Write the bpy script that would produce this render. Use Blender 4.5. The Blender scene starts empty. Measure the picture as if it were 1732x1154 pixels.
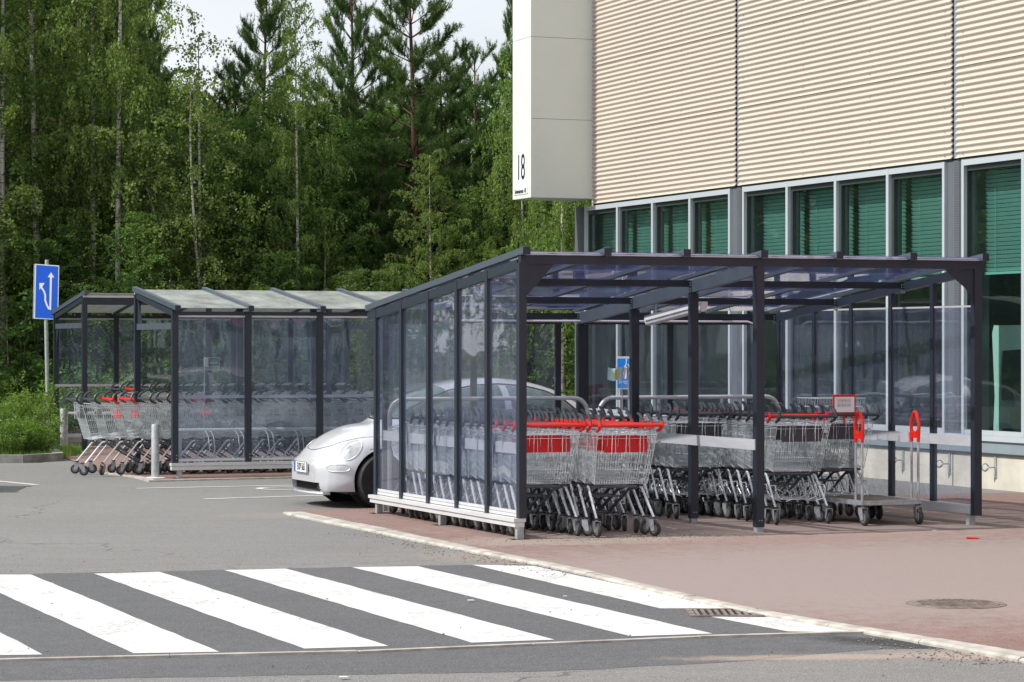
import bpy, bmesh, math, random
import numpy as np
from mathutils import Vector, Matrix, Euler
from mathutils.bvhtree import BVHTree

random.seed(7)
rng = np.random.default_rng(7)
SC = bpy.context.scene
COL = SC.collection
R = math.radians

# ------------------------------------------------------------------ camera, light, exposure
F = 4434.0
cam_d = bpy.data.cameras.new('camera')
cam_d.sensor_width = 36.0
cam_d.lens = F / 1732.0 * 36.0
cam_d.shift_y = 7.0 / 1732.0
cam_d.clip_start = 0.1
cam_d.clip_end = 2000.0
cam = bpy.data.objects.new('camera', cam_d)
cam.location = (0, 0, 1.75)
cam.rotation_euler = (R(90), 0, 0)
COL.objects.link(cam)
SC.camera = cam

SUN_EL = R(44)
SUN_H = Vector((-0.972, -0.235, 0)).normalized()
to_sun = Vector((SUN_H.x * math.cos(SUN_EL), SUN_H.y * math.cos(SUN_EL), math.sin(SUN_EL)))
sun_d = bpy.data.lights.new('sun', 'SUN')
sun_d.energy = 4.4
sun_d.angle = R(0.9)
sun_d.color = (1.0, 0.965, 0.91)
sun = bpy.data.objects.new('sun', sun_d)
sun.rotation_euler = (-to_sun).to_track_quat('-Z', 'Y').to_euler()
sun.location = (-30, -10, 40)
COL.objects.link(sun)

world = bpy.data.worlds.new('World')
SC.world = world
world.use_nodes = True
wn = world.node_tree
wn.nodes.clear()
w_out = wn.nodes.new('ShaderNodeOutputWorld')
w_bg = wn.nodes.new('ShaderNodeBackground')
w_bg.inputs['Strength'].default_value = 0.1
w_sky = wn.nodes.new('ShaderNodeTexSky')
w_sky.sky_type = 'NISHITA'
w_sky.sun_disc = False
w_sky.sun_elevation = SUN_EL
w_sky.sun_rotation = math.atan2(SUN_H.x, SUN_H.y)
w_sky.dust_density = 1.5
w_tc = wn.nodes.new('ShaderNodeTexCoord')
w_map = wn.nodes.new('ShaderNodeMapping')
w_map.inputs['Scale'].default_value = (1.0, 1.0, 2.4)
w_noise = wn.nodes.new('ShaderNodeTexNoise')
w_noise.inputs['Scale'].default_value = 2.2
w_noise.inputs['Detail'].default_value = 6.0
w_ramp = wn.nodes.new('ShaderNodeMapRange')
w_ramp.inputs['From Min'].default_value = 0.36
w_ramp.inputs['From Max'].default_value = 0.56
w_ramp.inputs['To Min'].default_value = 0.62
w_ramp.inputs['To Max'].default_value = 0.97
w_mix = wn.nodes.new('ShaderNodeMix')
w_mix.data_type = 'RGBA'
w_cloud = wn.nodes.new('ShaderNodeVectorMath')
w_cloud.operation = 'SCALE'
w_cloud.inputs[0].default_value = (0.955, 0.985, 1.03)
w_cloud.inputs['Scale'].default_value = 9.6
wn.links.new(w_tc.outputs['Generated'], w_map.inputs['Vector'])
wn.links.new(w_map.outputs['Vector'], w_noise.inputs['Vector'])
wn.links.new(w_noise.outputs['Fac'], w_ramp.inputs['Value'])
wn.links.new(w_ramp.outputs['Result'], w_mix.inputs['Factor'])
wn.links.new(w_sky.outputs['Color'], w_mix.inputs['A'])
wn.links.new(w_cloud.outputs['Vector'], w_mix.inputs['B'])
wn.links.new(w_mix.outputs['Result'], w_bg.inputs['Color'])
wn.links.new(w_bg.outputs['Background'], w_out.inputs['Surface'])

SC.view_settings.view_transform = 'Standard'
SC.view_settings.look = 'None'
SC.view_settings.exposure = 0.14
SC.view_settings.gamma = 1.0
SC.view_settings.use_curve_mapping = False
SC.render.engine = 'CYCLES'
SC.cycles.use_denoising = True
SC.cycles.max_bounces = 8
SC.cycles.diffuse_bounces = 3
SC.cycles.glossy_bounces = 4
SC.cycles.transmission_bounces = 4
SC.cycles.transparent_max_bounces = 40
SC.cycles.sample_clamp_indirect = 6.0
SC.cycles.caustics_reflective = False
SC.cycles.caustics_refractive = False

# ------------------------------------------------------------------ frames and helpers
A = R(21.7)                       # the shelters and the store stand turned by this angle
CV, SV = math.cos(A), math.sin(A)
P0 = (0.085, 23.5)                # front left corner of the near shelter

def site(t, s, z=0.0):
    """site coordinates: t to the right along the shelter front, s into the depth"""
    return Vector((P0[0] + t * CV - s * SV, P0[1] + t * SV + s * CV, z))

def G(px, py, z=0.0):
    """a point of the ground given by where a surveyor at the viewpoint sees it"""
    D = F * (1.75 - z) / (py - 584.0)
    return Vector(((px - 866.0) * D / F, D, z))

def X_at(px, D):
    return (px - 866.0) * D / F

class MB:
    def __init__(self):
        self.v = []
        self.f = []
    def add(self, vs, fs):
        n = len(self.v)
        self.v.extend([tuple(p) for p in vs])
        self.f.extend([tuple(i + n for i in q) for q in fs])
        return self
    def box(self, x0, x1, y0, y1, z0, z1):
        return self.add([(x0, y0, z0), (x1, y0, z0), (x1, y1, z0), (x0, y1, z0), (x0, y0, z1), (x1, y0, z1), (x1, y1, z1), (x0, y1, z1)],
                        [(0, 3, 2, 1), (4, 5, 6, 7), (0, 1, 5, 4), (1, 2, 6, 5), (2, 3, 7, 6), (3, 0, 4, 7)])
    def beam(self, p, q, w, h, up=(0, 0, 1)):
        """box with the centre line p-q, width w sideways, height h along up"""
        p, q = Vector(p), Vector(q)
        d = (q - p).normalized()
        u = Vector(up)
        sd = d.cross(u).normalized() * (w / 2)
        u = u.normalized() * (h / 2) if abs(d.dot(u)) < 0.7 else sd.cross(d).normalized() * (h / 2)
        vs = []
        for c in (p, q):
            vs += [c - sd - u, c + sd - u, c + sd + u, c - sd + u]
        return self.add(vs, [(0, 3, 2, 1), (4, 5, 6, 7), (0, 1, 5, 4), (1, 2, 6, 5), (2, 3, 7, 6), (3, 0, 4, 7)])
    def tube(self, pts, r, n=6, cap=True, closed=False):
        pts = [Vector(p) for p in pts]
        rs = r if isinstance(r, (list, tuple)) else [r] * len(pts)
        m = len(pts)
        d0 = (pts[1] - pts[0]).normalized()
        ref = Vector((0, 0, 1)) if abs(d0.z) < 0.9 else Vector((1, 0, 0))
        a = d0.cross(ref).normalized()
        vs = []
        for i, p in enumerate(pts):
            if closed:
                d = (pts[(i + 1) % m] - pts[i - 1]).normalized()
            elif i == 0:
                d = d0
            elif i == m - 1:
                d = (pts[i] - pts[i - 1]).normalized()
            else:
                d = ((pts[i + 1] - p).normalized() + (p - pts[i - 1]).normalized()).normalized()
            a = (a - d * a.dot(d)).normalized()
            b = d.cross(a)
            for k in range(n):
                c = 2 * math.pi * k / n
                vs.append(p + (a * math.cos(c) + b * math.sin(c)) * rs[i])
        fs = []
        for i in range(m if closed else m - 1):
            j = (i + 1) % m
            for k in range(n):
                l = (k + 1) % n
                fs.append((i * n + k, i * n + l, j * n + l, j * n + k))
        if cap and not closed:
            fs.append(tuple(range(n - 1, -1, -1)))
            fs.append(tuple((m - 1) * n + k for k in range(n)))
        return self.add(vs, fs)
    def wire(self, p, q, r):
        return self.tube([p, q], r, 3, cap=False)
    def cyl(self, p, q, r, n=16):
        return self.tube([p, q], r, n)
    def prism(self, pts, depth):
        """pts: polygon corners (3D, planar), depth: extrusion vector"""
        n = len(pts)
        dv = Vector(depth)
        vs = [Vector(p) for p in pts] + [Vector(p) + dv for p in pts]
        fs = [tuple(range(n - 1, -1, -1)), tuple(range(n, 2 * n))]
        for i in range(n):
            j = (i + 1) % n
            fs.append((i, j, n + j, n + i))
        return self.add(vs, fs)
    def grid(self, rows):
        """rows of points of equal length"""
        n, m = len(rows), len(rows[0])
        vs = [p for r_ in rows for p in r_]
        fs = [(i * m + k, i * m + k + 1, (i + 1) * m + k + 1, (i + 1) * m + k) for i in range(n - 1) for k in range(m - 1)]
        return self.add(vs, fs)
    def lathe(self, prof, c, axis='z', n=20):
        """prof: list of (radius, height) around an axis through c"""
        vs = []
        for (r_, h) in prof:
            for k in range(n):
                a = 2 * math.pi * k / n
                if axis == 'z': p = (c[0] + r_ * math.cos(a), c[1] + r_ * math.sin(a), c[2] + h)
                elif axis == 'x': p = (c[0] + h, c[1] + r_ * math.cos(a), c[2] + r_ * math.sin(a))
                else: p = (c[0] + r_ * math.sin(a), c[1] + h, c[2] + r_ * math.cos(a))
                vs.append(p)
        m = len(prof)
        fs = [(i * n + k, i * n + (k + 1) % n, (i + 1) * n + (k + 1) % n, (i + 1) * n + k) for i in range(m - 1) for k in range(n)]
        fs.append(tuple(range(n - 1, -1, -1)))
        fs.append(tuple((m - 1) * n + k for k in range(n)))
        return self.add(vs, fs)
    def mesh(self, name, mat, smooth=False):
        me = bpy.data.meshes.new(name)
        me.from_pydata(self.v, [], self.f)
        me.update()
        if mat: me.materials.append(mat)
        if smooth:
            me.shade_smooth()
            try: me.set_sharp_from_angle(angle=R(38))
            except Exception: pass
        return me
    def build(self, name, mat, parent=None, smooth=False, frame=False):
        o = bpy.data.objects.new(name, self.mesh(name, mat, smooth))
        COL.objects.link(o)
        if parent: o.parent = parent
        if frame:                       # mesh given in site coordinates
            o.location = site(0, 0, 0)
            o.rotation_euler = (0, 0, A)
        return o

def put(name, mesh, parent=None, loc=None, rz=0.0, sc=None):
    o = bpy.data.objects.new(name, mesh)
    COL.objects.link(o)
    if parent: o.parent = parent
    if loc is not None: o.location = loc
    if rz: o.rotation_euler = (0, 0, rz)
    if sc: o.scale = sc
    return o

def tag(o, label=None, cat=None, group=None, kind=None):
    if label: o['label'] = label
    if cat: o['category'] = cat
    if group: o['group'] = group
    if kind: o['kind'] = kind
    return o

def thing(name, label, cat, t, s, z=0.0, rot=0.0, group=None):
    o = bpy.data.objects.new(name, None)
    o.empty_display_size = 0.3
    COL.objects.link(o)
    o.location = site(t, s, z)
    o.rotation_euler = (0, 0, A + rot)
    return tag(o, label, cat, group)

def wthing(name, label, cat, loc, rz=0.0, group=None):
    o = bpy.data.objects.new(name, None)
    o.empty_display_size = 0.3
    COL.objects.link(o)
    o.location = loc
    o.rotation_euler = (0, 0, rz)
    return tag(o, label, cat, group)

def copy_tree(o, parent=None):
    c = o.copy()
    COL.objects.link(c)
    c.parent = parent
    for ch in list(o.children):
        copy_tree(ch, c)
    return c

def text_mesh(name, body, size, mat, sx=1.0, align='CENTER', extrude=0.002, offset=0.0):
    cu = bpy.data.curves.new(name, 'FONT')
    cu.body = body
    cu.size = size
    cu.align_x = align
    cu.align_y = 'CENTER'
    cu.extrude = extrude
    cu.offset = offset
    ob = bpy.data.objects.new(name, cu)
    COL.objects.link(ob)
    dg = bpy.context.evaluated_depsgraph_get()
    me = bpy.data.meshes.new_from_object(ob.evaluated_get(dg))
    bpy.data.objects.remove(ob)
    bpy.data.curves.remove(cu)
    me.transform(Matrix.Diagonal((sx, 1, 1, 1)))
    me.materials.clear()
    me.materials.append(mat)
    me.name = name
    return me

# ------------------------------------------------------------------ materials
def new_mat(name):
    m = bpy.data.materials.new(name)
    m.use_nodes = True
    nt = m.node_tree
    nt.nodes.clear()
    out = nt.nodes.new('ShaderNodeOutputMaterial')
    return m, nt, out

def N(nt, typ, **kw):
    n = nt.nodes.new(typ)
    for k, v in kw.items():
        if hasattr(n, k) and not k[0].isupper(): setattr(n, k, v)
        else: n.inputs[k.replace('_', ' ')].default_value = v
    return n

def rgba(c): return (c[0], c[1], c[2], 1.0)

def noise(nt, scale, detail=4, coord='Object', stretch=None, rough=0.55):
    tc = nt.nodes.new('ShaderNodeTexCoord')
    src = tc.outputs[coord]
    if stretch:
        mp = nt.nodes.new('ShaderNodeMapping')
        mp.inputs['Scale'].default_value = stretch
        nt.links.new(src, mp.inputs['Vector'])
        src = mp.outputs['Vector']
    n = nt.nodes.new('ShaderNodeTexNoise')
    n.inputs['Scale'].default_value = scale
    n.inputs['Detail'].default_value = detail
    n.inputs['Roughness'].default_value = rough
    nt.links.new(src, n.inputs['Vector'])
    return n.outputs['Fac']

def remap(nt, sock, a, b, c=0.0, d=1.0):
    m = nt.nodes.new('ShaderNodeMapRange')
    m.inputs['From Min'].default_value = a
    m.inputs['From Max'].default_value = b
    m.inputs['To Min'].default_value = c
    m.inputs['To Max'].default_value = d
    nt.links.new(sock, m.inputs['Value'])
    return m.outputs['Result']

def mixc(nt, fac, a, b, blend='MIX'):
    m = nt.nodes.new('ShaderNodeMix')
    m.data_type = 'RGBA'
    m.blend_type = blend
    if isinstance(fac, (int, float)): m.inputs['Factor'].default_value = fac
    else: nt.links.new(fac, m.inputs['Factor'])
    for k, c in (('A', a), ('B', b)):
        if isinstance(c, (tuple, list)): m.inputs[k].default_value = rgba(c)
        else: nt.links.new(c, m.inputs[k])
    return m.outputs['Result']

def mth(nt, op, a, b=None):
    m = nt.nodes.new('ShaderNodeMath')
    m.operation = op
    for i, x in enumerate((a, b)):
        if x is None: continue
        if isinstance(x, (int, float)): m.inputs[i].default_value = x
        else: nt.links.new(x, m.inputs[i])
    return m.outputs[0]

def bump(nt, h, strength=0.3, dist=0.01):
    b = nt.nodes.new('ShaderNodeBump')
    b.inputs['Strength'].default_value = strength
    b.inputs['Distance'].default_value = dist
    nt.links.new(h, b.inputs['Height'])
    return b.outputs['Normal']

def simple(name, col, rough=0.5, metal=0.0, var=0.12, vscale=3.0, spec=0.5, bstr=0.0, bscale=60, coat=0.0, col2=None, stretch=None, rvar=0.1):
    m, nt, out = new_mat(name)
    p = nt.nodes.new('ShaderNodeBsdfPrincipled')
    nz = noise(nt, vscale, 5, stretch=stretch)
    dark = col2 or tuple(c * (1 - var * 2) for c in col)
    c = mixc(nt, remap(nt, nz, 0.3, 0.7), dark, tuple(min(1, c * (1 + var * 0.4)) for c in col))
    nt.links.new(c, p.inputs['Base Color'])
    nt.links.new(remap(nt, nz, 0.3, 0.7, rough + rvar, max(0.02, rough - rvar * 0.5)), p.inputs['Roughness'])
    p.inputs['Metallic'].default_value = metal
    p.inputs['Specular IOR Level'].default_value = spec
    p.inputs['Coat Weight'].default_value = coat
    p.inputs['Coat Roughness'].default_value = 0.06
    if bstr:
        nt.links.new(bump(nt, noise(nt, bscale, 3), bstr, 0.004), p.inputs['Normal'])
    nt.links.new(p.outputs[0], out.inputs['Surface'])
    return m

def glass(name, tint, haze=0.06, haze_col=(0.55, 0.56, 0.62), wav=0.02, wscale=1.2, streak=(9, 9, 0.8), ior=1.5, gl=1.0, haze_var=0.5, trans_haze=0.3, thick=False):
    """clear sheet: tinted see-through, mirror reflection by angle, dust in streaks"""
    m, nt, out = new_mat(name)
    tr = N(nt, 'ShaderNodeBsdfTransparent', Color=rgba(tint))
    if thick:                           # tint deepens with the length of the way through the sheet
        gi = nt.nodes.new('ShaderNodeNewGeometry')
        dt = nt.nodes.new('ShaderNodeVectorMath'); dt.operation = 'DOT_PRODUCT'
        nt.links.new(gi.outputs['Incoming'], dt.inputs[0]); nt.links.new(gi.outputs['Normal'], dt.inputs[1])
        ct = mth(nt, 'MAXIMUM', mth(nt, 'ABSOLUTE', dt.outputs['Value']), 0.12)
        iv_ = mth(nt, 'DIVIDE', 1.0, ct)
        cb = nt.nodes.new('ShaderNodeCombineColor')
        for k_, v_ in zip(('Red', 'Green', 'Blue'), tint):
            nt.links.new(mth(nt, 'POWER', v_, iv_), cb.inputs[k_])
        nt.links.new(cb.outputs[0], tr.inputs['Color'])
    go = N(nt, 'ShaderNodeBsdfGlossy', Color=rgba((gl, gl, gl)), Roughness=0.015)
    fr = N(nt, 'ShaderNodeFresnel', IOR=ior)
    gm_ = nt.nodes.new('ShaderNodeNewGeometry')
    nt.links.new(remap(nt, gm_.outputs['Backfacing'], 0, 1, ior, 1.0 / ior), fr.inputs['IOR'])
    if wav:
        bn = bump(nt, noise(nt, wscale, 1.0), 1.0, wav)
        nt.links.new(bn, go.inputs['Normal'])
    mx = nt.nodes.new('ShaderNodeMixShader')
    nt.links.new(fr.outputs[0], mx.inputs[0])
    nt.links.new(tr.outputs[0], mx.inputs[1])
    nt.links.new(go.outputs[0], mx.inputs[2])
    df = N(nt, 'ShaderNodeBsdfDiffuse', Color=rgba(haze_col))
    tl = N(nt, 'ShaderNodeBsdfTranslucent', Color=rgba(haze_col))
    md = nt.nodes.new('ShaderNodeMixShader')
    md.inputs[0].default_value = trans_haze
    nt.links.new(df.outputs[0], md.inputs[1])
    nt.links.new(tl.outputs[0], md.inputs[2])
    hz = remap(nt, noise(nt, 1.6, 6, stretch=streak, rough=0.7), 0.35, 0.75, haze * (1 - haze_var), haze * (1 + haze_var * 1.6))
    m2 = nt.nodes.new('ShaderNodeMixShader')
    nt.links.new(hz, m2.inputs[0])
    nt.links.new(mx.outputs[0], m2.inputs[1])
    nt.links.new(md.outputs[0], m2.inputs[2])
    nt.links.new(m2.outputs[0], out.inputs['Surface'])
    return m

def leafmat(name, c1, c2, c3, trans=0.35, rough=0.5):
    m, nt, out = new_mat(name)
    geo = nt.nodes.new('ShaderNodeNewGeometry')
    oi = nt.nodes.new('ShaderNodeObjectInfo')
    ra = nt.nodes.new('ShaderNodeValToRGB')
    ra.color_ramp.elements[0].color = rgba(c1)
    ra.color_ramp.elements[1].color = rgba(c3)
    e = ra.color_ramp.elements.new(0.5)
    e.color = rgba(c2)
    big = noise(nt, 0.9, 3)
    mixv = mth(nt, 'ADD', mth(nt, 'MULTIPLY', geo.outputs['Random Per Island'], 0.55), mth(nt, 'MULTIPLY', remap(nt, big, 0.3, 0.7), 0.45))
    nt.links.new(mixv, ra.inputs['Fac'])
    hs = nt.nodes.new('ShaderNodeHueSaturation')
    nt.links.new(ra.outputs['Color'], hs.inputs['Color'])
    nt.links.new(remap(nt, oi.outputs['Random'], 0, 1, 0.485, 0.512), hs.inputs['Hue'])
    nt.links.new(remap(nt, oi.outputs['Random'], 0, 1, 0.85, 1.15), hs.inputs['Value'])
    p = nt.nodes.new('ShaderNodeBsdfPrincipled')
    p.inputs['Roughness'].default_value = rough
    p.inputs['Specular IOR Level'].default_value = 0.35
    nt.links.new(hs.outputs['Color'], p.inputs['Base Color'])
    tl = nt.nodes.new('ShaderNodeBsdfTranslucent')
    tc = mixc(nt, 1.0, hs.outputs['Color'], (1.3, 1.5, 0.6), 'MULTIPLY')
    nt.links.new(tc, tl.inputs['Color'])
    mx = nt.nodes.new('ShaderNodeMixShader')
    mx.inputs[0].default_value = trans
    nt.links.new(p.outputs[0], mx.inputs[1])
    nt.links.new(tl.outputs[0], mx.inputs[2])
    nt.links.new(mx.outputs[0], out.inputs['Surface'])
    return m

def ground_mat(name, base, spread, speck, patches=(0.85, 1.12), sand_and_light=None, cracks=0.0, patch_scale=0.35, fine=220, tint2=None):
    """asphalt-like: aggregate specks, worn blotches, tyre-polished streaks"""
    m, nt, out = new_mat(name)
    p = nt.nodes.new('ShaderNodeBsdfPrincipled')
    big = noise(nt, patch_scale, 6, rough=0.6)
    c = mixc(nt, remap(nt, big, 0.32, 0.68), tuple(b * patches[0] for b in base), tuple(b * patches[1] for b in (tint2 or base)))
    mid = noise(nt, 7.0, 6, rough=0.75)
    c = mixc(nt, remap(nt, mid, 0.35, 0.65, 0.0, 0.9), c, tuple(b * (1 - spread) for b in base))
    g = noise(nt, fine * 0.4, 2, rough=0.8)
    c = mixc(nt, remap(nt, g, 0.53, 0.66, 0.0, 0.85), c, speck)
    g2 = noise(nt, fine * 0.28, 2, rough=0.8)
    c = mixc(nt, remap(nt, g2, 0.55, 0.66, 0.0, 0.8), c, tuple(b * 0.35 for b in base))
    st = noise(nt, 1.0, 4, stretch=(0.5, 3.2, 1), rough=0.5)
    c = mixc(nt, remap(nt, st, 0.5, 0.75, 0.0, 0.25), c, tuple(b * 1.25 for b in base))
    vo = nt.nodes.new('ShaderNodeTexVoronoi')
    tcv = nt.nodes.new('ShaderNodeTexCoord')
    vo.inputs['Scale'].default_value = 1.3
    vo.inputs['Randomness'].default_value = 1.0
    nt.links.new(tcv.outputs['Object'], vo.inputs['Vector'])
    spot = remap(nt, vo.outputs['Distance'], 0.03, 0.06, 0.55, 0.0)
    c = mixc(nt, spot, c, tuple(b * 0.4 for b in base))
    if cracks:
        v2 = nt.nodes.new('ShaderNodeTexVoronoi')
        v2.feature = 'DISTANCE_TO_EDGE'
        v2.inputs['Scale'].default_value = 0.22
        wv = nt.nodes.new('ShaderNodeVectorMath')
        wv.operation = 'ADD'
        nn = nt.nodes.new('ShaderNodeTexNoise')
        nn.inputs['Scale'].default_value = 1.2
        nn.inputs['Detail'].default_value = 5
        nt.links.new(tcv.outputs['Object'], nn.inputs['Vector'])
        nt.links.new(tcv.outputs['Object'], wv.inputs[0])
        nt.links.new(nn.outputs['Color'], wv.inputs[1])
        nt.links.new(wv.outputs[0], v2.inputs['Vector'])
        ck = mth(nt, 'MULTIPLY', remap(nt, v2.outputs['Distance'], 0.0, 0.0035, cracks, 0.0), remap(nt, big, 0.45, 0.55))
        c = mixc(nt, ck, c, tuple(b * 0.3 for b in base))
    for (sx, sy, rx, ry, rot, colr, amt) in (sand_and_light or []):
        mp = nt.nodes.new('ShaderNodeMapping')
        mp.vector_type = 'TEXTURE'
        mp.inputs['Location'].default_value = (sx, sy, 0)
        mp.inputs['Rotation'].default_value = (0, 0, rot)
        mp.inputs['Scale'].default_value = (rx, ry, 1)
        nt.links.new(tcv.outputs['Object'], mp.inputs['Vector'])
        ln = nt.nodes.new('ShaderNodeVectorMath')
        ln.operation = 'LENGTH'
        nt.links.new(mp.outputs[0], ln.inputs[0])
        nzz = noise(nt, 5.0, 6, rough=0.8)
        dd = mth(nt, 'ADD', ln.outputs['Value'], mth(nt, 'MULTIPLY', mth(nt, 'SUBTRACT', nzz, 0.5), 1.6))
        c = mixc(nt, remap(nt, dd, 0.55, 1.05, amt, 0.0), c, colr)
    nt.links.new(c, p.inputs['Base Color'])
    g3 = noise(nt, 26, 4, rough=0.8)
    c = mixc(nt, remap(nt, g3, 0.54, 0.68, 0.0, 0.45), c, speck)
    nt.links.new(c, p.inputs['Base Color'])
    p.inputs['Roughness'].default_value = 0.86
    p.inputs['Specular IOR Level'].default_value = 0.3
    hh = mth(nt, 'ADD', g, g2)
    nt.links.new(bump(nt, hh, 0.55, 0.006), p.inputs['Normal'])
    nt.links.new(p.outputs[0], out.inputs['Surface'])
    return m

def paint_mat(name, col, under, wear=0.35):
    m, nt, out = new_mat(name)
    p = nt.nodes.new('ShaderNodeBsdfPrincipled')
    a = noise(nt, 2.2, 8, rough=0.7)
    b = noise(nt, 26, 5, rough=0.8)
    sc = noise(nt, 3.0, 6, stretch=(1.0, 7.0, 1.0), rough=0.75)
    c = mixc(nt, remap(nt, a, 0.35, 0.7), col, tuple(x * 0.80 for x in col))
    k = mth(nt, 'MULTIPLY', remap(nt, a, 0.50, 0.62), remap(nt, b, 0.50, 0.66, 0.0, wear * 2))
    c = mixc(nt, k, c, under)
    c = mixc(nt, remap(nt, sc, 0.60, 0.70, 0.0, wear), c, tuple((x + y) * 0.5 for x, y in zip(col, under)))
    c = mixc(nt, remap(nt, noise(nt, 90, 2), 0.62, 0.75, 0, 0.35), c, under)
    nt.links.new(c, p.inputs['Base Color'])
    p.inputs['Roughness'].default_value = 0.7
    nt.links.new(bump(nt, noise(nt, 90, 2), 0.3, 0.003), p.inputs['Normal'])
    nt.links.new(p.outputs[0], out.inputs['Surface'])
    return m

M = {}
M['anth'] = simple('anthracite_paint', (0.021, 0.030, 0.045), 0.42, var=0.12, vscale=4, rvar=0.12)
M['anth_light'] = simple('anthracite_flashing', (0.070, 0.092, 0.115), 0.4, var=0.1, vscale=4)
M['alu'] = simple('aluminium_rail', (0.70, 0.71, 0.72), 0.42, metal=0.25, var=0.08, vscale=3, stretch=(1, 1, 8))
M['galv'] = simple('galvanised_steel', (0.50, 0.53, 0.54), 0.5, metal=0.5, var=0.16, vscale=14)
M['zinc'] = simple('zinc_wire', (0.74, 0.82, 0.84), 0.35, metal=0.35, var=0.1, vscale=9)
M['zinc_tube'] = simple('zinc_tube', (0.86, 0.89, 0.91), 0.22, metal=0.6, var=0.12, vscale=9)
M['steel_dark'] = simple('dark_steel_bar', (0.16, 0.175, 0.19), 0.45, metal=0.5, var=0.15, vscale=8)
M['red'] = simple('red_plastic', (0.72, 0.022, 0.012), 0.34, var=0.10, vscale=6)
M['redplate'] = simple('red_plate', (0.66, 0.008, 0.010), 0.55, var=0.10, vscale=5)
M['red_cart'] = simple('bright_red_plastic', (0.80, 0.018, 0.008), 0.3, var=0.06, vscale=6)
M['grip'] = simple('dark_grey_plastic', (0.045, 0.052, 0.06), 0.38, var=0.15, vscale=8)
M['greybar'] = simple('grey_handle_bar', (0.06, 0.065, 0.075), 0.35, var=0.15, vscale=8)
M['rubber'] = simple('grey_rubber', (0.042, 0.042, 0.042), 0.7, var=0.2, vscale=20)
M['hub'] = simple('wheel_hub_plastic', (0.22, 0.22, 0.22), 0.5, var=0.15, vscale=20)
M['white'] = simple('white_plastic', (0.86, 0.86, 0.86), 0.4, var=0.05)
M['lampw'] = simple('lamp_housing', (0.86, 0.88, 0.88), 0.35, var=0.05)
M['pane'] = glass('shelter_pane', (0.93, 0.94, 0.975), haze=0.038, haze_col=(0.46, 0.54, 0.85), ior=1.6, wav=0.004, wscale=2.0, streak=(7, 7, 0.7))
M['pane_far'] = glass('far_shelter_pane', (0.86, 0.89, 0.93), haze=0.085, haze_col=(0.52, 0.62, 0.80), ior=1.66, wav=0.006, wscale=1.6, streak=(7, 7, 0.7))
M['roofpane'] = glass('shelter_roof_sheet', (0.93, 0.932, 0.962), haze=0.07, haze_col=(0.36, 0.40, 0.85), wav=0.006, wscale=1.4, streak=(1.4, 1.4, 1), haze_var=0.5, trans_haze=0.25, thick=True)
M['roofdust'] = glass('dusty_roof_sheet', (0.66, 0.68, 0.68), haze=0.62, haze_col=(0.52, 0.55, 0.53), wav=0.006, wscale=2.0, streak=(1.6, 0.9, 1), haze_var=0.40, trans_haze=0.35)
M['concrete'] = simple('concrete', (0.56, 0.53, 0.46), 0.85, var=0.12, vscale=2.2, bstr=0.3, bscale=50, spec=0.3)
M['kerb'] = simple('kerb_concrete', (0.50, 0.47, 0.42), 0.9, var=0.22, vscale=6, bstr=0.5, bscale=70, spec=0.25)
M['kerb_old'] = simple('weathered_kerb_concrete', (0.30, 0.29, 0.265), 0.9, var=0.25, vscale=5, bstr=0.5, bscale=60, spec=0.25)
M['cream'] = simple('cream_sheet_paint', (0.535, 0.475, 0.405), 0.5, var=0.03, vscale=0.8)
M['boxwhite'] = simple('cream_white_panel', (0.68, 0.715, 0.675), 0.5, var=0.03, vscale=0.8)
M['seam'] = simple('dark_seam', (0.03, 0.035, 0.035), 0.6)
M['winframe'] = simple('window_frame_aluminium', (0.60, 0.66, 0.70), 0.4, metal=0.35, var=0.06, vscale=3)
M['windark'] = simple('dark_window_profile', (0.035, 0.05, 0.05), 0.45, var=0.1)
M['bluegrey'] = simple('blue_grey_sill', (0.28, 0.34, 0.38), 0.45, metal=0.2, var=0.08, vscale=2)
M['column'] = simple('grey_facade_column', (0.155, 0.175, 0.20), 0.45, metal=0.3, var=0.08)
M['colperf'] = simple('perforated_strip', (0.10, 0.11, 0.125), 0.5, var=0.1)
M['store_glass'] = glass('green_store_glass', (0.78, 0.88, 0.85), haze=0.015, haze_col=(0.2, 0.3, 0.3), wav=0.003, wscale=0.9, gl=0.85, haze_var=0.3)
M['blind'] = simple('turquoise_blind_slat', (0.34, 0.62, 0.58), 0.5, var=0.05, vscale=1)
M['mint'] = simple('mint_display', (0.78, 0.93, 0.92), 0.45, var=0.04, vscale=1)
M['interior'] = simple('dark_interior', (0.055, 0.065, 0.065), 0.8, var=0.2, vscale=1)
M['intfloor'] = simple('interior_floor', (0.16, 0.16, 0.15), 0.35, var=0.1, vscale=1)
M['storered'] = simple('red_store_cladding', (0.42, 0.02, 0.03), 0.45, var=0.08, vscale=1)
M['text'] = simple('black_lettering', (0.012, 0.014, 0.016), 0.5, var=0.05)
M['signblue'] = simple('blue_sign_film', (0.0, 0.10, 0.66), 0.35, var=0.03)
M['invablue'] = simple('bright_blue_sign_film', (0.0, 0.26, 0.86), 0.35, var=0.03)
M['signwhite'] = simple('white_sign_film', (0.78, 0.80, 0.82), 0.4, var=0.03)
M['cyan'] = simple('pale_cyan_flag', (0.55, 0.82, 0.84), 0.6, var=0.03)
M['yellow'] = simple('yellow_print', (0.80, 0.50, 0.02), 0.5, var=0.05)
M['wood'] = simple('brown_plywood', (0.15, 0.115, 0.09), 0.65, var=0.2, vscale=4, stretch=(1, 8, 1))
M['iron'] = simple('rusty_cast_iron', (0.26, 0.215, 0.19), 0.8, metal=0.2, var=0.3, vscale=12, bstr=0.4, bscale=80)
M['hole'] = simple('dark_hole', (0.01, 0.01, 0.01), 0.9)
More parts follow.
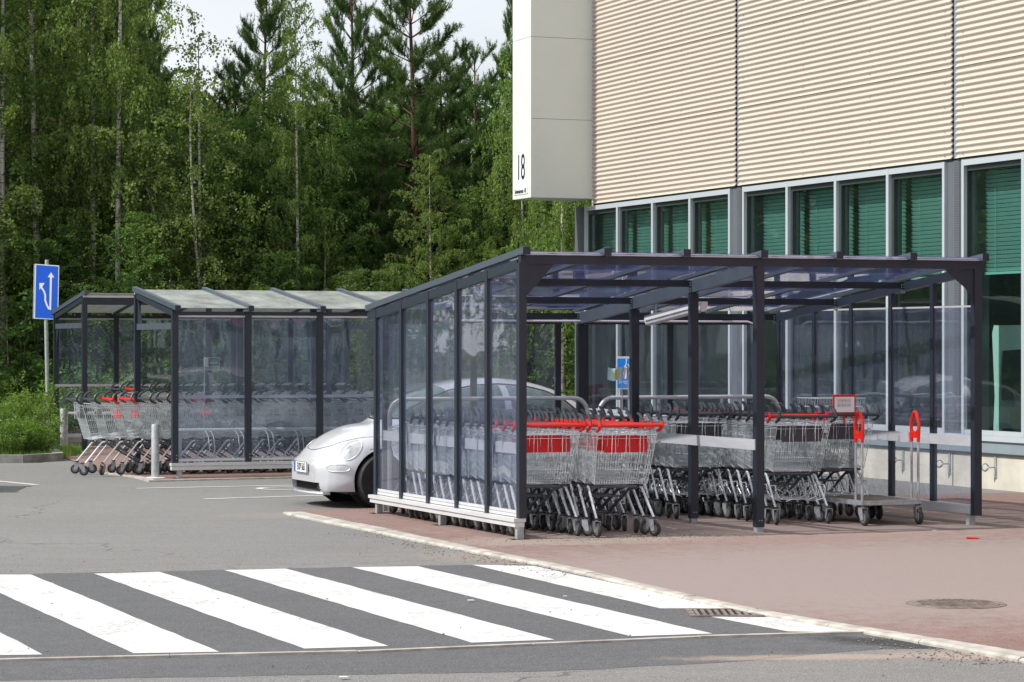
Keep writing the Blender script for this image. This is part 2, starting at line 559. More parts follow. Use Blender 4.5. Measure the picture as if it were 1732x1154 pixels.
# ------------------------------------------------------------------ ground
SAND = (0.36, 0.29, 0.235)
pa, pb = G(1420, 1112), G(1640, 1104)
p3 = G(450, 872)
p4 = G(840, 944)
M['asphalt'] = ground_mat('light_asphalt', (0.198, 0.195, 0.188), 0.22, (0.40, 0.39, 0.37), cracks=0.8,
    sand_and_light=[(pa.x - 0.2, pa.y + 0.02, 1.0, 0.16, 0.05, SAND, 0.75), (pb.x, pb.y - 0.18, 0.55, 0.22, -0.4, SAND, 0.7), (p3.x, p3.y, 0.6, 0.5, 0.3, (0.25, 0.22, 0.19), 0.5), (p4.x, p4.y, 0.55, 0.9, 0.9, (0.27, 0.23, 0.19), 0.6)])
M['asphalt_dark'] = ground_mat('dark_new_asphalt', (0.110, 0.113, 0.119), 0.25, (0.22, 0.22, 0.22), patches=(0.85, 1.15),
    sand_and_light=[(G(1560, 1092).x, G(1560, 1092).y, 0.9, 0.25, -0.7, (0.02, 0.02, 0.021), 0.75), (pa.x, pa.y - 0.02, 1.1, 0.18, 0.05, SAND, 0.7)])
M['redpave'] = ground_mat('red_brown_asphalt', (0.235, 0.142, 0.122), 0.22, (0.36, 0.28, 0.25), patches=(0.9, 1.15), tint2=(0.25, 0.172, 0.152), patch_scale=0.25,
    sand_and_light=[(2.6, 25.6, 3.6, 2.6, 0.37, (0.33, 0.275, 0.24), 0.6), (3.6, 20.0, 6.5, 4.2, 0.37, (0.285, 0.242, 0.230), 0.8), (G(980, 915).x, G(980, 915).y, 1.7, 0.7, 0.37, (0.33, 0.29, 0.25), 0.65), (G(1350, 915).x, G(1350, 915).y, 1.6, 0.5, 0.37, (0.27, 0.185, 0.16), 0.5)])  # first patch: sandy tone plus painted brightening of the shaded shelter floor
M['paint'] = paint_mat('crosswalk_paint', (0.66, 0.66, 0.65), (0.10, 0.10, 0.10), 0.50)
M['paint_thin'] = paint_mat('bay_line_paint', (0.62, 0.62, 0.60), (0.13, 0.13, 0.12), 0.5)
M['soil'] = ground_mat('forest_soil', (0.055, 0.060, 0.028), 0.3, (0.10, 0.11, 0.05), patches=(0.7, 1.3))

def sheet(name, pts, z, mat, kind='structure', parent=None):
    bm = bmesh.new()
    vs = [bm.verts.new((p[0], p[1], z)) for p in pts]
    f = bm.faces.new(vs)
    if f.normal.z < 0: bmesh.ops.reverse_faces(bm, faces=[f])
    f.normal_update()
    if f.normal.z < 0: f.normal_flip()
    bmesh.ops.triangulate(bm, faces=[f])
    me = bpy.data.meshes.new(name)
    bm.to_mesh(me)
    bm.free()
    me.materials.append(mat)
    o = bpy.data.objects.new(name, me)
    COL.objects.link(o)
    if parent: o.parent = parent
    if kind: o['kind'] = kind
    return o

sheet('ground', [(-600, -200), (600, -200), (600, 1000), (-600, 1000)], -0.012, M['soil'])
# car park: up to the verge behind the far shelters
e1, e2 = site(-0.9, 18.6), site(12, 24.6)
sheet('car_park', [(-60, -60), (60, -60), (60, 46.5), tuple(site(3.0, 24.3)[:2]), tuple(site(-0.2, 24.3)[:2]), tuple(site(-0.2, 18.7)[:2]), (-7.0, 39.0), (-12, 39.6), (-60, 41)], 0.0, M['asphalt'])

# the kerb between the asphalt and the red paving round the near shelter
kpx = [(478, 870), (511, 877), (573, 890), (625, 899.7), (727, 922), (811, 938), (900, 955), (986, 973.5), (1112, 1005), (1237, 1033), (1363, 1056), (1489, 1077), (1615, 1101), (1732, 1122), (1900, 1156)]
kout = [G(*p) for p in kpx]
kout = [k.to_2d() for k in kout]
wid = [0.20, 0.20, 0.20, 0.19, 0.16, 0.13, 0.11, 0.10, 0.10, 0.10, 0.10, 0.12, 0.17, 0.20, 0.20]
def offset_line(pts, w):
    out = []
    for i, p in enumerate(pts):
        a = pts[max(0, i - 1)]
        b = pts[min(len(pts) - 1, i + 1)]
        d = (b - a).normalized()
        n = Vector((-d.y, d.x))
        out.append(p + n * w[i])
    return out
kin = offset_line(kout, wid)
# walk the kerb in one metre stones
def resample(pts, step):
    out, acc, idx = [(0, 0.0)], 0.0, []
    L = [0.0]
    for a, b in zip(pts, pts[1:]): L.append(L[-1] + (b - a).length)
    n = max(1, int(round(L[-1] / step)))
    res = []
    for k in range(n + 1):
        d = L[-1] * k / n
        i = max(j for j in range(len(L)) if L[j] <= d + 1e-6)
        i = min(i, len(pts) - 2)
        f = (d - L[i]) / max(1e-6, L[i + 1] - L[i])
        res.append((i, f))
    return res
def lerp(pts, i, f): return pts[i].lerp(pts[i + 1], f)
kerb = tag(wthing('kerb', None, None, (0, 0, 0)), kind='structure')
rs = resample(kout, 1.0)
for j, ((i0, f0), (i1, f1)) in enumerate(zip(rs, rs[1:])):
    mb = MB()
    o0, o1, n0, n1 = lerp(kout, i0, f0), lerp(kout, i1, f1), lerp(kin, i0, f0), lerp(kin, i1, f1)
    d = (o1 - o0).normalized() * 0.004
    h = 0.026 + random.uniform(-0.003, 0.003)
    a, b, c, e = o0 + d, o1 - d, n1 - d, n0 + d
    ins = (c - b).normalized() * 0.02
    mb.add([(a.x, a.y, -0.01), (b.x, b.y, -0.01), (c.x, c.y, -0.01), (e.x, e.y, -0.01),
            (a.x, a.y, h * 0.5), (b.x, b.y, h * 0.5), (c.x, c.y, h), (e.x, e.y, h), (a.x + ins.x, a.y + ins.y, h), (b.x + ins.x, b.y + ins.y, h)],
           [(0, 1, 5, 4), (4, 5, 9, 8), (8, 9, 6, 7), (1, 2, 6, 9, 5), (2, 3, 7, 6), (3, 0, 4, 8, 7)])
    mb.build('kerb_stone', M['kerb'], kerb)

s1 = site(8.75, 4.72)
redpts = [tuple(k) for k in kin] + [(16, 9), (40, 20), tuple(site(30, 4.72)[:2]), tuple(s1[:2]), tuple(site(-0.72, 4.72)[:2])]
sheet('red_paving', redpts, 0.012, M['redpave'])
# far island under the far shelters
isl = [G(252, 815.5), G(213, 805), site(-0.75, 13.4), site(-0.2, 18.5), site(-0.2, 22.8), site(6.2, 22.8), site(5.0, 11.1), G(440, 810.5)]
sheet('red_island', [tuple(p[:2]) for p in isl], 0.012, M['redpave'])
kerb2 = tag(wthing('island_kerb', None, None, (0, 0, 0)), kind='structure')
def kerb_run(pts, w, h, parent, mat, step=1.0, side=1):
    pts = [Vector(p[:2]) for p in pts]
    inn = offset_line(pts, [w * side] * len(pts))
    r = resample(pts, step)
    for (i0, f0), (i1, f1) in zip(r, r[1:]):
        o0, o1, n0, n1 = lerp(pts, i0, f0), lerp(pts, i1, f1), lerp(inn, i0, f0), lerp(inn, i1, f1)
        d = (o1 - o0).normalized() * 0.004
        hh = h + random.uniform(-0.002, 0.002)
        MB().prism([(o0.x + d.x, o0.y + d.y, -0.01), (o1.x - d.x, o1.y - d.y, -0.01), (n1.x - d.x, n1.y - d.y, -0.01), (n0.x + d.x, n0.y + d.y, -0.01)], (0, 0, hh + 0.01)).build('kerb_stone', mat, parent)
kerb_run([G(252, 815.5), G(440, 810.5), site(5.0, 11.1)], 0.10, 0.02, kerb2, M['kerb'])
kerb_run([site(-0.75, 13.4), G(213, 805), G(252, 815.5)], 0.10, 0.02, kerb2, M['kerb'])
verge_kerb = tag(wthing('verge_kerb', None, None, (0, 0, 0)), kind='structure')
kerb_run([(-14, 39.35), (-9, 38.95), tuple(G(80, 783.5)[:2]), tuple(G(108, 780)[:2]), tuple(site(-0.15, 19.2)[:2]), tuple(site(-0.15, 24.3)[:2])], 0.16, 0.12, verge_kerb, M['kerb_old'], step=1.15)
kerb_run([tuple(site(-0.15, 23.2)[:2]), tuple(site(6.6, 23.2)[:2])], 0.16, 0.12, verge_kerb, M['kerb_old'], step=1.15)

# darker crossing with its stripes
dk = [G(-60, 973), G(0, 972), G(300, 966), (G(700, 957)), G(905, 955.2), G(986, 973.7), G(1112, 1005), G(1237, 1033.2), G(1363, 1056.2), G(1489, 1077.2), G(1600, 1098), G(1500, 1098), G(1363, 1109), G(1212, 1122), G(900, 1137), G(400, 1144), G(0, 1152), G(-60, 1154)]
def ragged(pts, step, j):
    pts = [Vector(p[:2]) for p in pts]
    out = []
    for a, b in zip(pts, pts[1:] + pts[:1]):
        n = max(1, int((b - a).length / step))
        nn = Vector((-(b - a).y, (b - a).x)).normalized()
        for k in range(n):
            p = a.lerp(b, k / n) + nn * random.uniform(-j, j)
            out.append((p.x, p.y))
    return out
sheet('crossing_asphalt', ragged(dk, 0.12, 0.016), 0.0012, M['asphalt_dark'])
def off2(p, k): return (p[0] * 0 + p[0], p[1])
stripes = [
    [(-70, 1030), (-15, 1062), (72, 1108), (-120, 1110.5), (-200, 1075)],
    [(-55, 973), (52, 972.5), (371, 1103.5), (226, 1106), (0, 1003.7)],
    [(158.5, 971), (270, 968), (657, 1093.6), (514.5, 1098)],
    [(379, 965), (483, 962.6), (938, 1083), (797.6, 1088)],
    [(595, 960), (707, 958.5), (1205, 1072.6), (1066.5, 1077)],
    [(797.6, 956), (903, 958), (1235, 1030), (1117, 1030)],
    [(1202, 1044), (1318, 1045), (1467, 1070.8), (1333, 1069)]]
for i, sp in enumerate(stripes):
    # slightly ragged hand-worn outline
    pts = [G(*p).to_2d() for p in sp]
    rag = []
    for a, b in zip(pts, pts[1:] + pts[:1]):
        n = max(2, int((b - a).length / 0.25))
        nn = Vector((-(b - a).y, (b - a).x)).normalized()
        for k in range(n):
            p = a.lerp(b, k / n)
            if k: p = p + nn * random.uniform(-0.006, 0.006)
            rag.append((p.x, p.y))
    o = sheet('crosswalk_stripe', rag, 0.0032, M['paint'])
# pale joint along the near edge of the crossing
jl = [G(-40, 1121), G(0, 1119.5), G(379, 1111), G(623, 1105.5), G(900, 1093), G(1056, 1086.7), G(1162, 1081.6), G(1328, 1074.3), G(1464, 1072.8)]
jo = tag(wthing('crossing_joint', None, None, (0, 0, 0)), kind='structure')
kerb_run(jl, 0.055, 0.014, jo, M['kerb'], step=1.1)
# bay lines of the car park
def line(name, a, b, w, mat, z=0.004):
    a, b = Vector(a[:2]), Vector(b[:2])
    n = Vector((-(b - a).y, (b - a).x)).normalized() * w / 2
    return sheet(name, [tuple(a - n), tuple(b - n), tuple(b + n), tuple(a + n)], z, mat)
line('bay_line', G(345, 844.5), G(760, 832), 0.10, M['paint_thin'])
line('bay_line', G(-60, 809), G(62, 820.5), 0.10, M['paint_thin'])
line('bay_line', site(-1.2, 9.6), site(5, 9.6), 0.10, M['paint_thin'])
# round part of a painted wheelchair symbol in the bay left of the car
cc = G(478, 826.5)
ring = MB()
rows = []
for k in range(33):
    a = 2 * math.pi * (0.06 + 0.88 * k / 32)
    rows.append([(cc.x + r_ * math.cos(a) * 1.0, cc.y + r_ * math.sin(a) * 1.0, 0.004) for r_ in (0.24, 0.33)])
ring.grid(rows)
ring.add([(cc.x + 0.26, cc.y - 0.05, .0042), (cc.x + 0.9, cc.y - 0.05, .0042), (cc.x + 0.9, cc.y + 0.05, .0042), (cc.x + 0.26, cc.y + 0.05, .0042)], [(0, 1, 2, 3)])
o = ring.build('painted_wheelchair_symbol', M['paint_thin'])
tag(o, kind='structure')

# drain grate and manhole cover
gc = G(1225, 1038)
gr = wthing('drain_grate', 'rusty slotted drain grate in the crossing between two white stripes', 'drain', (gc.x, gc.y, 0))
fr = MB()
fr.box(-0.24, 0.24, -0.23, -0.19, 0.002, 0.012); fr.box(-0.24, 0.24, 0.19, 0.23, 0.002, 0.012)
fr.box(-0.24, -0.20, -0.19, 0.19, 0.002, 0.012); fr.box(0.20, 0.24, -0.19, 0.19, 0.002, 0.012)
fr.build('grate_frame', M['iron'], gr)
MB().box(-0.20, 0.20, -0.19, 0.19, 0.002, 0.0055).build('grate_pit', M['hole'], gr)
for k in range(9):
    x = -0.18 + 0.045 * k
    MB().box(x - 0.011, x + 0.011, -0.19, 0.19, 0.006, 0.011).build('grate_bar', M['iron'], gr)
mc = G(1617, 1025)
mh = wthing('manhole_cover', 'round patterned iron manhole cover set in the red paving at right', 'manhole cover', (mc.x, mc.y, 0.010))
MB().lathe([(0.335, 0.0), (0.335, 0.006), (0.30, 0.007)], (0, 0, 0), n=40).build('rim', M['iron'], mh)
MB().lathe([(0.29, 0.0), (0.29, 0.010), (0.28, 0.0105)], (0, 0, 0), n=40).build('cover', M['iron'], mh)
st = MB()
for i in range(-6, 7):
    for j in range(-6, 7):
        x, y = i * 0.04 + (0.02 if j % 2 else 0), j * 0.04
        if x * x + y * y < 0.26 ** 2: st.box(x - 0.012, x + 0.012, y - 0.008, y + 0.008, 0.0106, 0.014)
o = st.build('raised_studs', M['iron'], mh)
o['kind'] = 'stuff'
# litter
lt = G(1645, 914)
o = MB().prism([(-0.06, -0.02, 0), (0.05, -0.03, 0), (0.065, 0.02, 0), (0.0, 0.035, 0), (-0.055, 0.02, 0)], (0, 0, 0.012)).build('wrapper', M['red_cart'])
o.location = (lt.x, lt.y, 0.013); o.rotation_euler = (0.1, 0.05, 0.2)
tag(o, 'crumpled bright red wrapper lying on the paving in front of the right post', 'litter')
# small white scraps
scr = MB()
for (px, py) in ((500, 812), (1050, 858), (1140, 898), (1180, 883), (795, 1019), (580, 1150), (1130, 895), (1580, 900), (1500, 868), (955, 1012)):
    g = G(px, py)
    r_ = random.uniform(0.01, 0.022)
    scr.prism([(g.x - r_, g.y - r_, 0.014), (g.x + r_ * 1.5, g.y - r_ * 0.6, 0.014), (g.x + r_, g.y + r_, 0.014), (g.x - r_ * 0.8, g.y + r_ * 0.7, 0.014)], (0, 0, 0.003))
o = scr.build('paper_scraps', M['white']); o['kind'] = 'stuff'; o['label'] = 'tiny white paper scraps scattered over the paving'
# loose gravel swept against the kerb
def stones(name, n, fn, mat, label, smin=0.006, smax=0.014):
    v, f = [], []
    base = [(1, 0, 0), (-1, 0, 0), (0, 1, 0), (0, -1, 0), (0, 0, 1), (0, 0, -1)]
    fc = [(0, 2, 4), (2, 1, 4), (1, 3, 4), (3, 0, 4), (2, 0, 5), (1, 2, 5), (3, 1, 5), (0, 3, 5)]
    for i in range(n):
        x, y, z = fn()
        r_ = random.uniform(smin, smax)
        a = random.uniform(0, 6.28)
        k = len(v)
        for b in base:
            bx, by = b[0] * math.cos(a) - b[1] * math.sin(a), b[0] * math.sin(a) + b[1] * math.cos(a)
            v.append((x + bx * r_ * random.uniform(.7, 1.2), y + by * r_, z + (b[2] * 0.6 + 0.4) * r_))
        f += [tuple(q + k for q in t_) for t_ in fc]
    me = bpy.data.meshes.new(name)
    me.from_pydata(v, [], f)
    me.materials.append(mat)
    o = put(name, me)
    tag(o, label, kind='stuff')
    return o
M['stone'] = simple('grey_gravel', (0.30, 0.26, 0.22), 0.9, var=0.3, vscale=15)
def along_kerb():
    i = random.choice([3, 4, 4, 5, 5, 5, 6, 11, 12, 12, 12])
    p = lerp(kout, i, random.random())
    d = (kout[i + 1] - kout[i]).normalized()
    q = p + Vector((d.y, -d.x)) * abs(random.gauss(0.02, 0.22))
    return q.x, q.y, 0.002
stones('gravel', 450, along_kerb, M['stone'], 'loose gravel swept along the pale kerb', 0.004, 0.011)
stones('gravel', 260, lambda: (random.uniform(-6, 7), random.uniform(13.5, 23), 0.006), M['stone'], 'sparse small stones lying over the asphalt and paving', 0.004, 0.010)
stones('gravel', 500, lambda: tuple(site(random.gauss(0.9, 0.9), random.gauss(-0.25, 0.25), 0.013)), M['stone'], 'fine gravel in front of the trolley rows', 0.003, 0.008)

# ------------------------------------------------------------------ store building
BT = 8.41
bld = thing('store_building', 'large cream corrugated store with green blinds behind tall windows', 'building', BT, 6.43)
def bsite(mb, name, mat, parent, smooth=False, off=(BT, 6.43, 0)):
    mb.v = [(x - off[0], y - off[1], z - off[2]) for (x, y, z) in mb.v]
    return mb.build(name, mat, parent, smooth)
cols = [0.43 + 6.0 * k for k in range(4)]           # pilaster lines 0.43 .. 18.43
S_END = 18.5
# plinth, sill, interior, roof
bsite(MB().box(BT, BT + 0.35, -5.6, S_END, -0.05, 0.42), 'plinth', M['concrete'], bld)
for k in range(8):
    s0 = -5.5 + k * 3.0
    bsite(MB().box(BT - 0.003, BT + 0.001, s0, s0 + 0.014, 0.0, 0.415), 'plinth_joint', M['seam'], bld)
bsite(MB().box(BT - 0.05, BT + 0.10, -5.6, S_END, 0.585, 0.655), 'sill', M['winframe'], bld)
bsite(MB().box(BT - 0.02, BT + 0.10, -5.6, S_END, 0.44, 0.585), 'sill_flashing', M['bluegrey'], bld)
bsite(MB().box(BT - 0.035, BT + 0.10, -5.6, S_END, 0.42, 0.44), 'drip_edge', M['windark'], bld)
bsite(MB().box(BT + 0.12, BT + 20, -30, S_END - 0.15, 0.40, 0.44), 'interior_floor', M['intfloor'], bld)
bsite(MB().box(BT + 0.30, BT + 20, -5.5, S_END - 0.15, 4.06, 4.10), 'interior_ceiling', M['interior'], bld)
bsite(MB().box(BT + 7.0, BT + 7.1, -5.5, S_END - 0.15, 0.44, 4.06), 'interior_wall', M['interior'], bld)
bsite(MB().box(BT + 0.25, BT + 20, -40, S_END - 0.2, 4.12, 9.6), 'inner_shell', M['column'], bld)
bsite(MB().box(BT + 0.3, BT + 20.2, S_END - 0.2, S_END, 0.0, 9.6), 'gable_wall', M['cream'], bld)
bsite(MB().box(BT - 0.05, BT + 20.2, -40, S_END + 0.02, 9.62, 9.80), 'roof', M['column'], bld)
# window shelf shapes inside: low shelving seen dimly
for (a, b, h) in ((1.5, 4.0, 1.5), (8.2, 10.5, 1.7), (13.5, 16.4, 1.6)):
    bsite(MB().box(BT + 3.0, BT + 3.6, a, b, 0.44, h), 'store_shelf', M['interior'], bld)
# corrugated sheets
def corr(s0, s1, z0, z1, pitch=0.0753, amp=0.0135):
    n = int(round((z1 - z0) / pitch * 8))
    rows = []
    for i in range(n + 1):
        z = z0 + (z1 - z0) * i / n
        t = BT - 0.035 - amp * math.cos(2 * math.pi * (z - 4.07) / pitch)
        rows.append([(t, s1, z), (t, s0, z)])
    mb = MB()
    mb.grid(rows)
    # sheet edges have thickness
    rb = [[(t_ + 0.0, y, z), (t_ + 0.02, y, z)] for ((t_, y, z), _) in rows]
    mb.grid(rb)
    rb = [[(t_ + 0.02, y, z), (t_ + 0.0, y, z)] for (_, (t_, y, z)) in rows]
    mb.grid(rb)
    return mb
bays = [(-17.57, -11.57), (-11.57, -5.57), (-5.57, 0.43), (0.43, 6.43), (6.43, 12.43), (12.43, 18.43)]
PZ = [4.07 + 1.13 * k for k in range(6)]
for (a, b) in bays:
    s0, s1 = a + 0.055, b - 0.055
    if b > 18: s1 = 17.70
    if a < -11: 
        continue
    for i, z in enumerate(PZ[:5]):
        z1 = z + 1.13 - 0.006
        bsite(corr(s0, s1, z, z1), 'corrugated_sheet', M['cream'], bld, smooth=True)
    bsite(MB().box(BT - 0.025, BT + 0.2, s0, s1, 4.045, 4.066), 'sheet_flashing', M['seam'], bld)
for c in cols + [-5.57]:
    if c < 18: bsite(MB().box(BT + 0.0, BT + 0.02, c - 0.054, c + 0.054, 4.07, 9.6), 'cladding_joint', M['bluegrey'], bld)
# screws in rows on the sheets
scw = MB()
for (a, b) in bays[3:]:
    for f in (0.035, 0.35, 0.66, 0.965):
        s = a + (min(b, 17.8) - a) * f
        for k in range(5 * 4):
            z = 4.07 + 0.0753 * (0.5 + 4 * k)
            scw.box(BT - 0.047, BT - 0.030, s - 0.0045, s + 0.0045, z - 0.0045, z + 0.0045)
o = bsite(scw, 'cladding_screws', M['bluegrey'], bld); o['kind'] = 'stuff'
# pilasters and windows
for c in cols + [-5.57]:
    lo, hi = (c - 0.2, c + 0.2) if c < 18 else (c - 0.42, S_END)
    bsite(MB().box(BT - 0.01, BT + 0.35, lo, hi, 0.657, 4.044), 'pilaster', M['column'], bld)
    pf = MB()
    pf.box(BT - 0.016, BT - 0.011, c - 0.11 if c < 18 else lo + 0.06, c + 0.02 if c < 18 else lo + 0.26, 0.70, 4.03)
    bsite(pf, 'perforated_strip', M['colperf'], bld)
    pd = MB()
    for k in range(110):
        z = 0.72 + 0.03 * k
        a0 = c - 0.10 if c < 18 else lo + 0.07
        pd.box(BT - 0.019, BT - 0.0165, a0, a0 + (0.11 if c < 18 else 0.18), z, z + 0.011)
    o = bsite(pd, 'perforation_ribs', M['column'], bld); o['kind'] = 'stuff'
def slat_blind(s0, s1, zt, zb, t):
    mb = MB()
    z = zt
    while z > zb:
        a, b = (t + 0.013, z - 0.0205), (t - 0.011, z + 0.0195)
        mb.add([(a[0], s0, a[1]), (a[0], s1, a[1]), (b[0], s1, b[1]), (b[0], s0, b[1]), (a[0], s0, a[1] - .002), (a[0], s1, a[1] - .002), (b[0], s1, b[1] - .002), (b[0], s0, b[1] - .002)],
               [(0, 1, 2, 3), (4, 7, 6, 5), (0, 4, 5, 1), (3, 2, 6, 7)])
        z -= 0.052
    mb.box(t - 0.02, t + 0.02, s0, s1, zb - 0.03, zb)
    for s in (s0 + 0.25, s1 - 0.25):
        mb.box(t - 0.024, t - 0.021, s - 0.004, s + 0.004, zb, zt)
    return mb
BL = [2.63, 2.63, 2.63, 2.60, 2.63]
for (a, b) in bays[2:]:
    s0, s1 = a + 0.2, b - 0.2 if b < 18 else b - 0.42
    n = 4
    w = (s1 - s0) / n
    for k in range(n):
        w0, w1 = s0 + w * k, s0 + w * (k + 1)
        fr = MB()
        e = 0.055
        lo = 0.0 if k else 0.0
        fr.box(BT - 0.05, BT + 0.08, w0 + 0.001, w0 + e, 0.657, 4.04)
        fr.box(BT - 0.05, BT + 0.08, w1 - (e if k == n - 1 else 0.012), w1 - 0.001, 0.657, 4.04)
        fr.box(BT - 0.048, BT + 0.08, w0 + e, w1 - 0.012, 3.965, 4.038)
        fr.box(BT - 0.040, BT + 0.08, w0 + e, w1 - 0.012, 0.657, 0.71)
        wo = bsite(fr, 'window', M['winframe'], bld)
        ins = MB()
        g0, g1 = w0 + e + 0.001, w1 - 0.013
        ins.box(BT + 0.0, BT + 0.12, g0, g0 + 0.05, 0.712, 3.96)
        ins.box(BT + 0.0, BT + 0.12, g1 - 0.05, g1, 0.712, 3.96)
        ins.box(BT + 0.0, BT + 0.12, g0 + 0.05, g1 - 0.05, 3.90, 3.96)
        bsite(ins, 'inner_frame', M['windark'], wo)
        bsite(MB().box(BT + 0.03, BT + 0.042, g0 + 0.051, g1 - 0.051, 0.712, 3.899), 'pane', M['store_glass'], wo)
        bsite(slat_blind(w0 + 0.07, w1 - 0.07, 3.98, 2.63 + (0.02 if k % 2 else 0), BT + 0.26), 'blind', M['blind'], wo)
# red entrance part further along the store (seen only mirrored in the panes)
bsite(MB().box(BT - 0.10, BT + 0.30, -26, -5.6, 2.6, 9.6), 'red_cladding', M['storered'], bld)
bsite(MB().box(BT + 0.0, BT + 0.30, -26, -5.6, 0.0, 2.6), 'entrance_wall', M['column'], bld)
for k in range(4):
    bsite(MB().box(BT - 0.115, BT - 0.10, -22 + k * 4.2, -20.4 + k * 4.2, 3.4, 5.4), 'white_field', M['signwhite'], bld)
# the blade box at the corner
W_, Q_ = 1.11, 0.80
bx0, bx1, by0, by1, bz0, bz1 = BT - W_, BT + 0.02, 17.70, 17.70 + Q_, 4.155, 9.6
box = thing('sign_box', 'tall cream white panelled box with number 18 on the store corner', 'sign', bx0, by0)
def boxs(mb, name, mat, smooth=False, parent=None): return bsite(mb, name, mat, parent or box, smooth, (bx0, by0, 0))
boxs(MB().box(bx0 + 0.02, bx1, by0 + 0.02, by1 - 0.02, bz0 + 0.02, bz1), 'core', M['seam'])
zs = [bz0, 5.44, 6.77, 8.1, bz1]
for a, b in zip(zs, zs[1:]):
    boxs(MB().box(bx0 + 0.003, bx1, by0, by0 + 0.018, a + (0.003 if a > bz0 else 0), b - 0.003), 'panel', M['boxwhite'])
zs = [bz0, 6.77, 8.6, bz1]
for a, b in zip(zs, zs[1:]):
    boxs(MB().box(bx0 - 0.016, bx0 + 0.002, by0 - 0.001, by1, a + (0.003 if a > bz0 else 0), b - 0.003), 'panel', M['boxwhite'])
boxs(MB().box(bx0 + 0.02, bx1 - 0.002, by0 + 0.019, by1 - 0.02, bz0 - 0.003, bz0 + 0.019), 'soffit', M['boxwhite'])
sc2 = MB()
for z in (4.3, 4.83, 5.31, 5.56, 6.1, 6.65, 6.9, 7.4, 7.9):
    for x in (bx0 + 0.1, bx1 - 0.22):
        sc2.cyl((x, by0 - 0.004, z), (x, by0 + 0.001, z), 0.012, 8)
    sc2.cyl((bx0 - 0.019, by0 + 0.07, z), (bx0 - 0.015, by0 + 0.07, z), 0.012, 8)
o = boxs(sc2, 'panel_screws', M['alu']); o['kind'] = 'stuff'
boxs(MB().box(bx0 - 0.023, bx0 - 0.017, by0 + 0.21, by0 + 0.66, 4.33, 4.94), 'number_plate', M['signwhite'])
boxs(MB().box(bx0 - 0.027, bx0 - 0.017, by0 + 0.13, by0 + 0.74, 4.225, 4.325), 'street_name_plate', M['signwhite'])
def wall_text(body, size, t, s, z, sx, parent, off, name='lettering', mat=None, offset=0.0):
    """text facing -t (towards the left), reading from far to near"""
    me = text_mesh(name, body, size, mat or M['text'], sx, offset=offset)
    rot = Matrix(((0, 0, -1, 0), (-1, 0, 0, 0), (0, 1, 0, 0), (0, 0, 0, 1)))
    me.transform(Matrix.Translation((t - off[0], s - off[1], z - off[2])) @ rot)
    return put(name, me, parent)
wall_text('18', 0.60, bx0 - 0.026, by0 + 0.42, 4.65, 0.62, box, (bx0, by0, 0))
wall_text('Sinimäentie 18', 0.105, bx0 - 0.030, by0 + 0.435, 4.275, 0.80, box, (bx0, by0, 0))

# tie hooks on the plinth
hk = None
labels = ['galvanised wall hook on the plinth seen behind the flatbed cart handle', 'galvanised wall hook on the plinth between the two last shelter posts', 'galvanised wall hook on the open plinth right of the shelter']
for lb, s in zip(labels, (7.72, 6.58, 5.52)):
    if hk is None:
        h = thing('wall_hook', lb, 'hook', BT, s, 0.27, group='hooks along the store plinth')
        MB().box(-0.012, -0.002, -0.025, 0.025, -0.13, 0.13).build('wall_plate', M['galv'], h)
        MB().tube([(-0.01, 0, 0.0), (-0.10, 0, 0.0), (-0.12, 0.02, -0.02), (-0.12, 0.05, -0.05)], 0.010, 6).build('hook_arm', M['galv'], h)
        rg = [(-0.12 - 0.045 * math.cos(a), 0.05, 0.0 + 0.045 * math.sin(a)) for a in [2 * math.pi * k / 14 for k in range(14)]]
        MB().tube(rg, 0.008, 6, closed=True).build('ring', M['galv'], h)
        hk = h
    else:
        h = copy_tree(hk)
        h.location = site(BT, s, 0.27)
        h['label'] = lb
# mint display frame behind the right window
md = thing('display_frame', 'mint green display frame with open centre behind the right window', 'display stand', BT + 0.75, 6.74)
pts_o = [(0.0, 0.44), (-0.16, 0.44), (-0.10, 0.8), (-0.11, 1.2), (-0.16, 1.68), (-1.10, 1.72), (-1.14, 1.2), (-1.16, 0.8), (-1.12, 0.44), (-1.28, 0.44), (-1.33, 0.9), (-1.32, 1.5), (-1.28, 2.0), (0.02, 2.0), (0.06, 1.9), (0.03, 1.5), (0.0, 1.1), (0.03, 0.7)]
MB().prism([(0, s, z) for s, z in pts_o], (0.16, 0, 0)).build('frame', M['mint'], md)
MB().box(0.03, 0.12, -1.14, -0.13, 0.62, 0.70).build('shelf', M['interior'], md)
MB().box(0.02, 0.04, -1.13, -0.13, 1.06, 1.72).build('dark_panel', M['interior'], md)
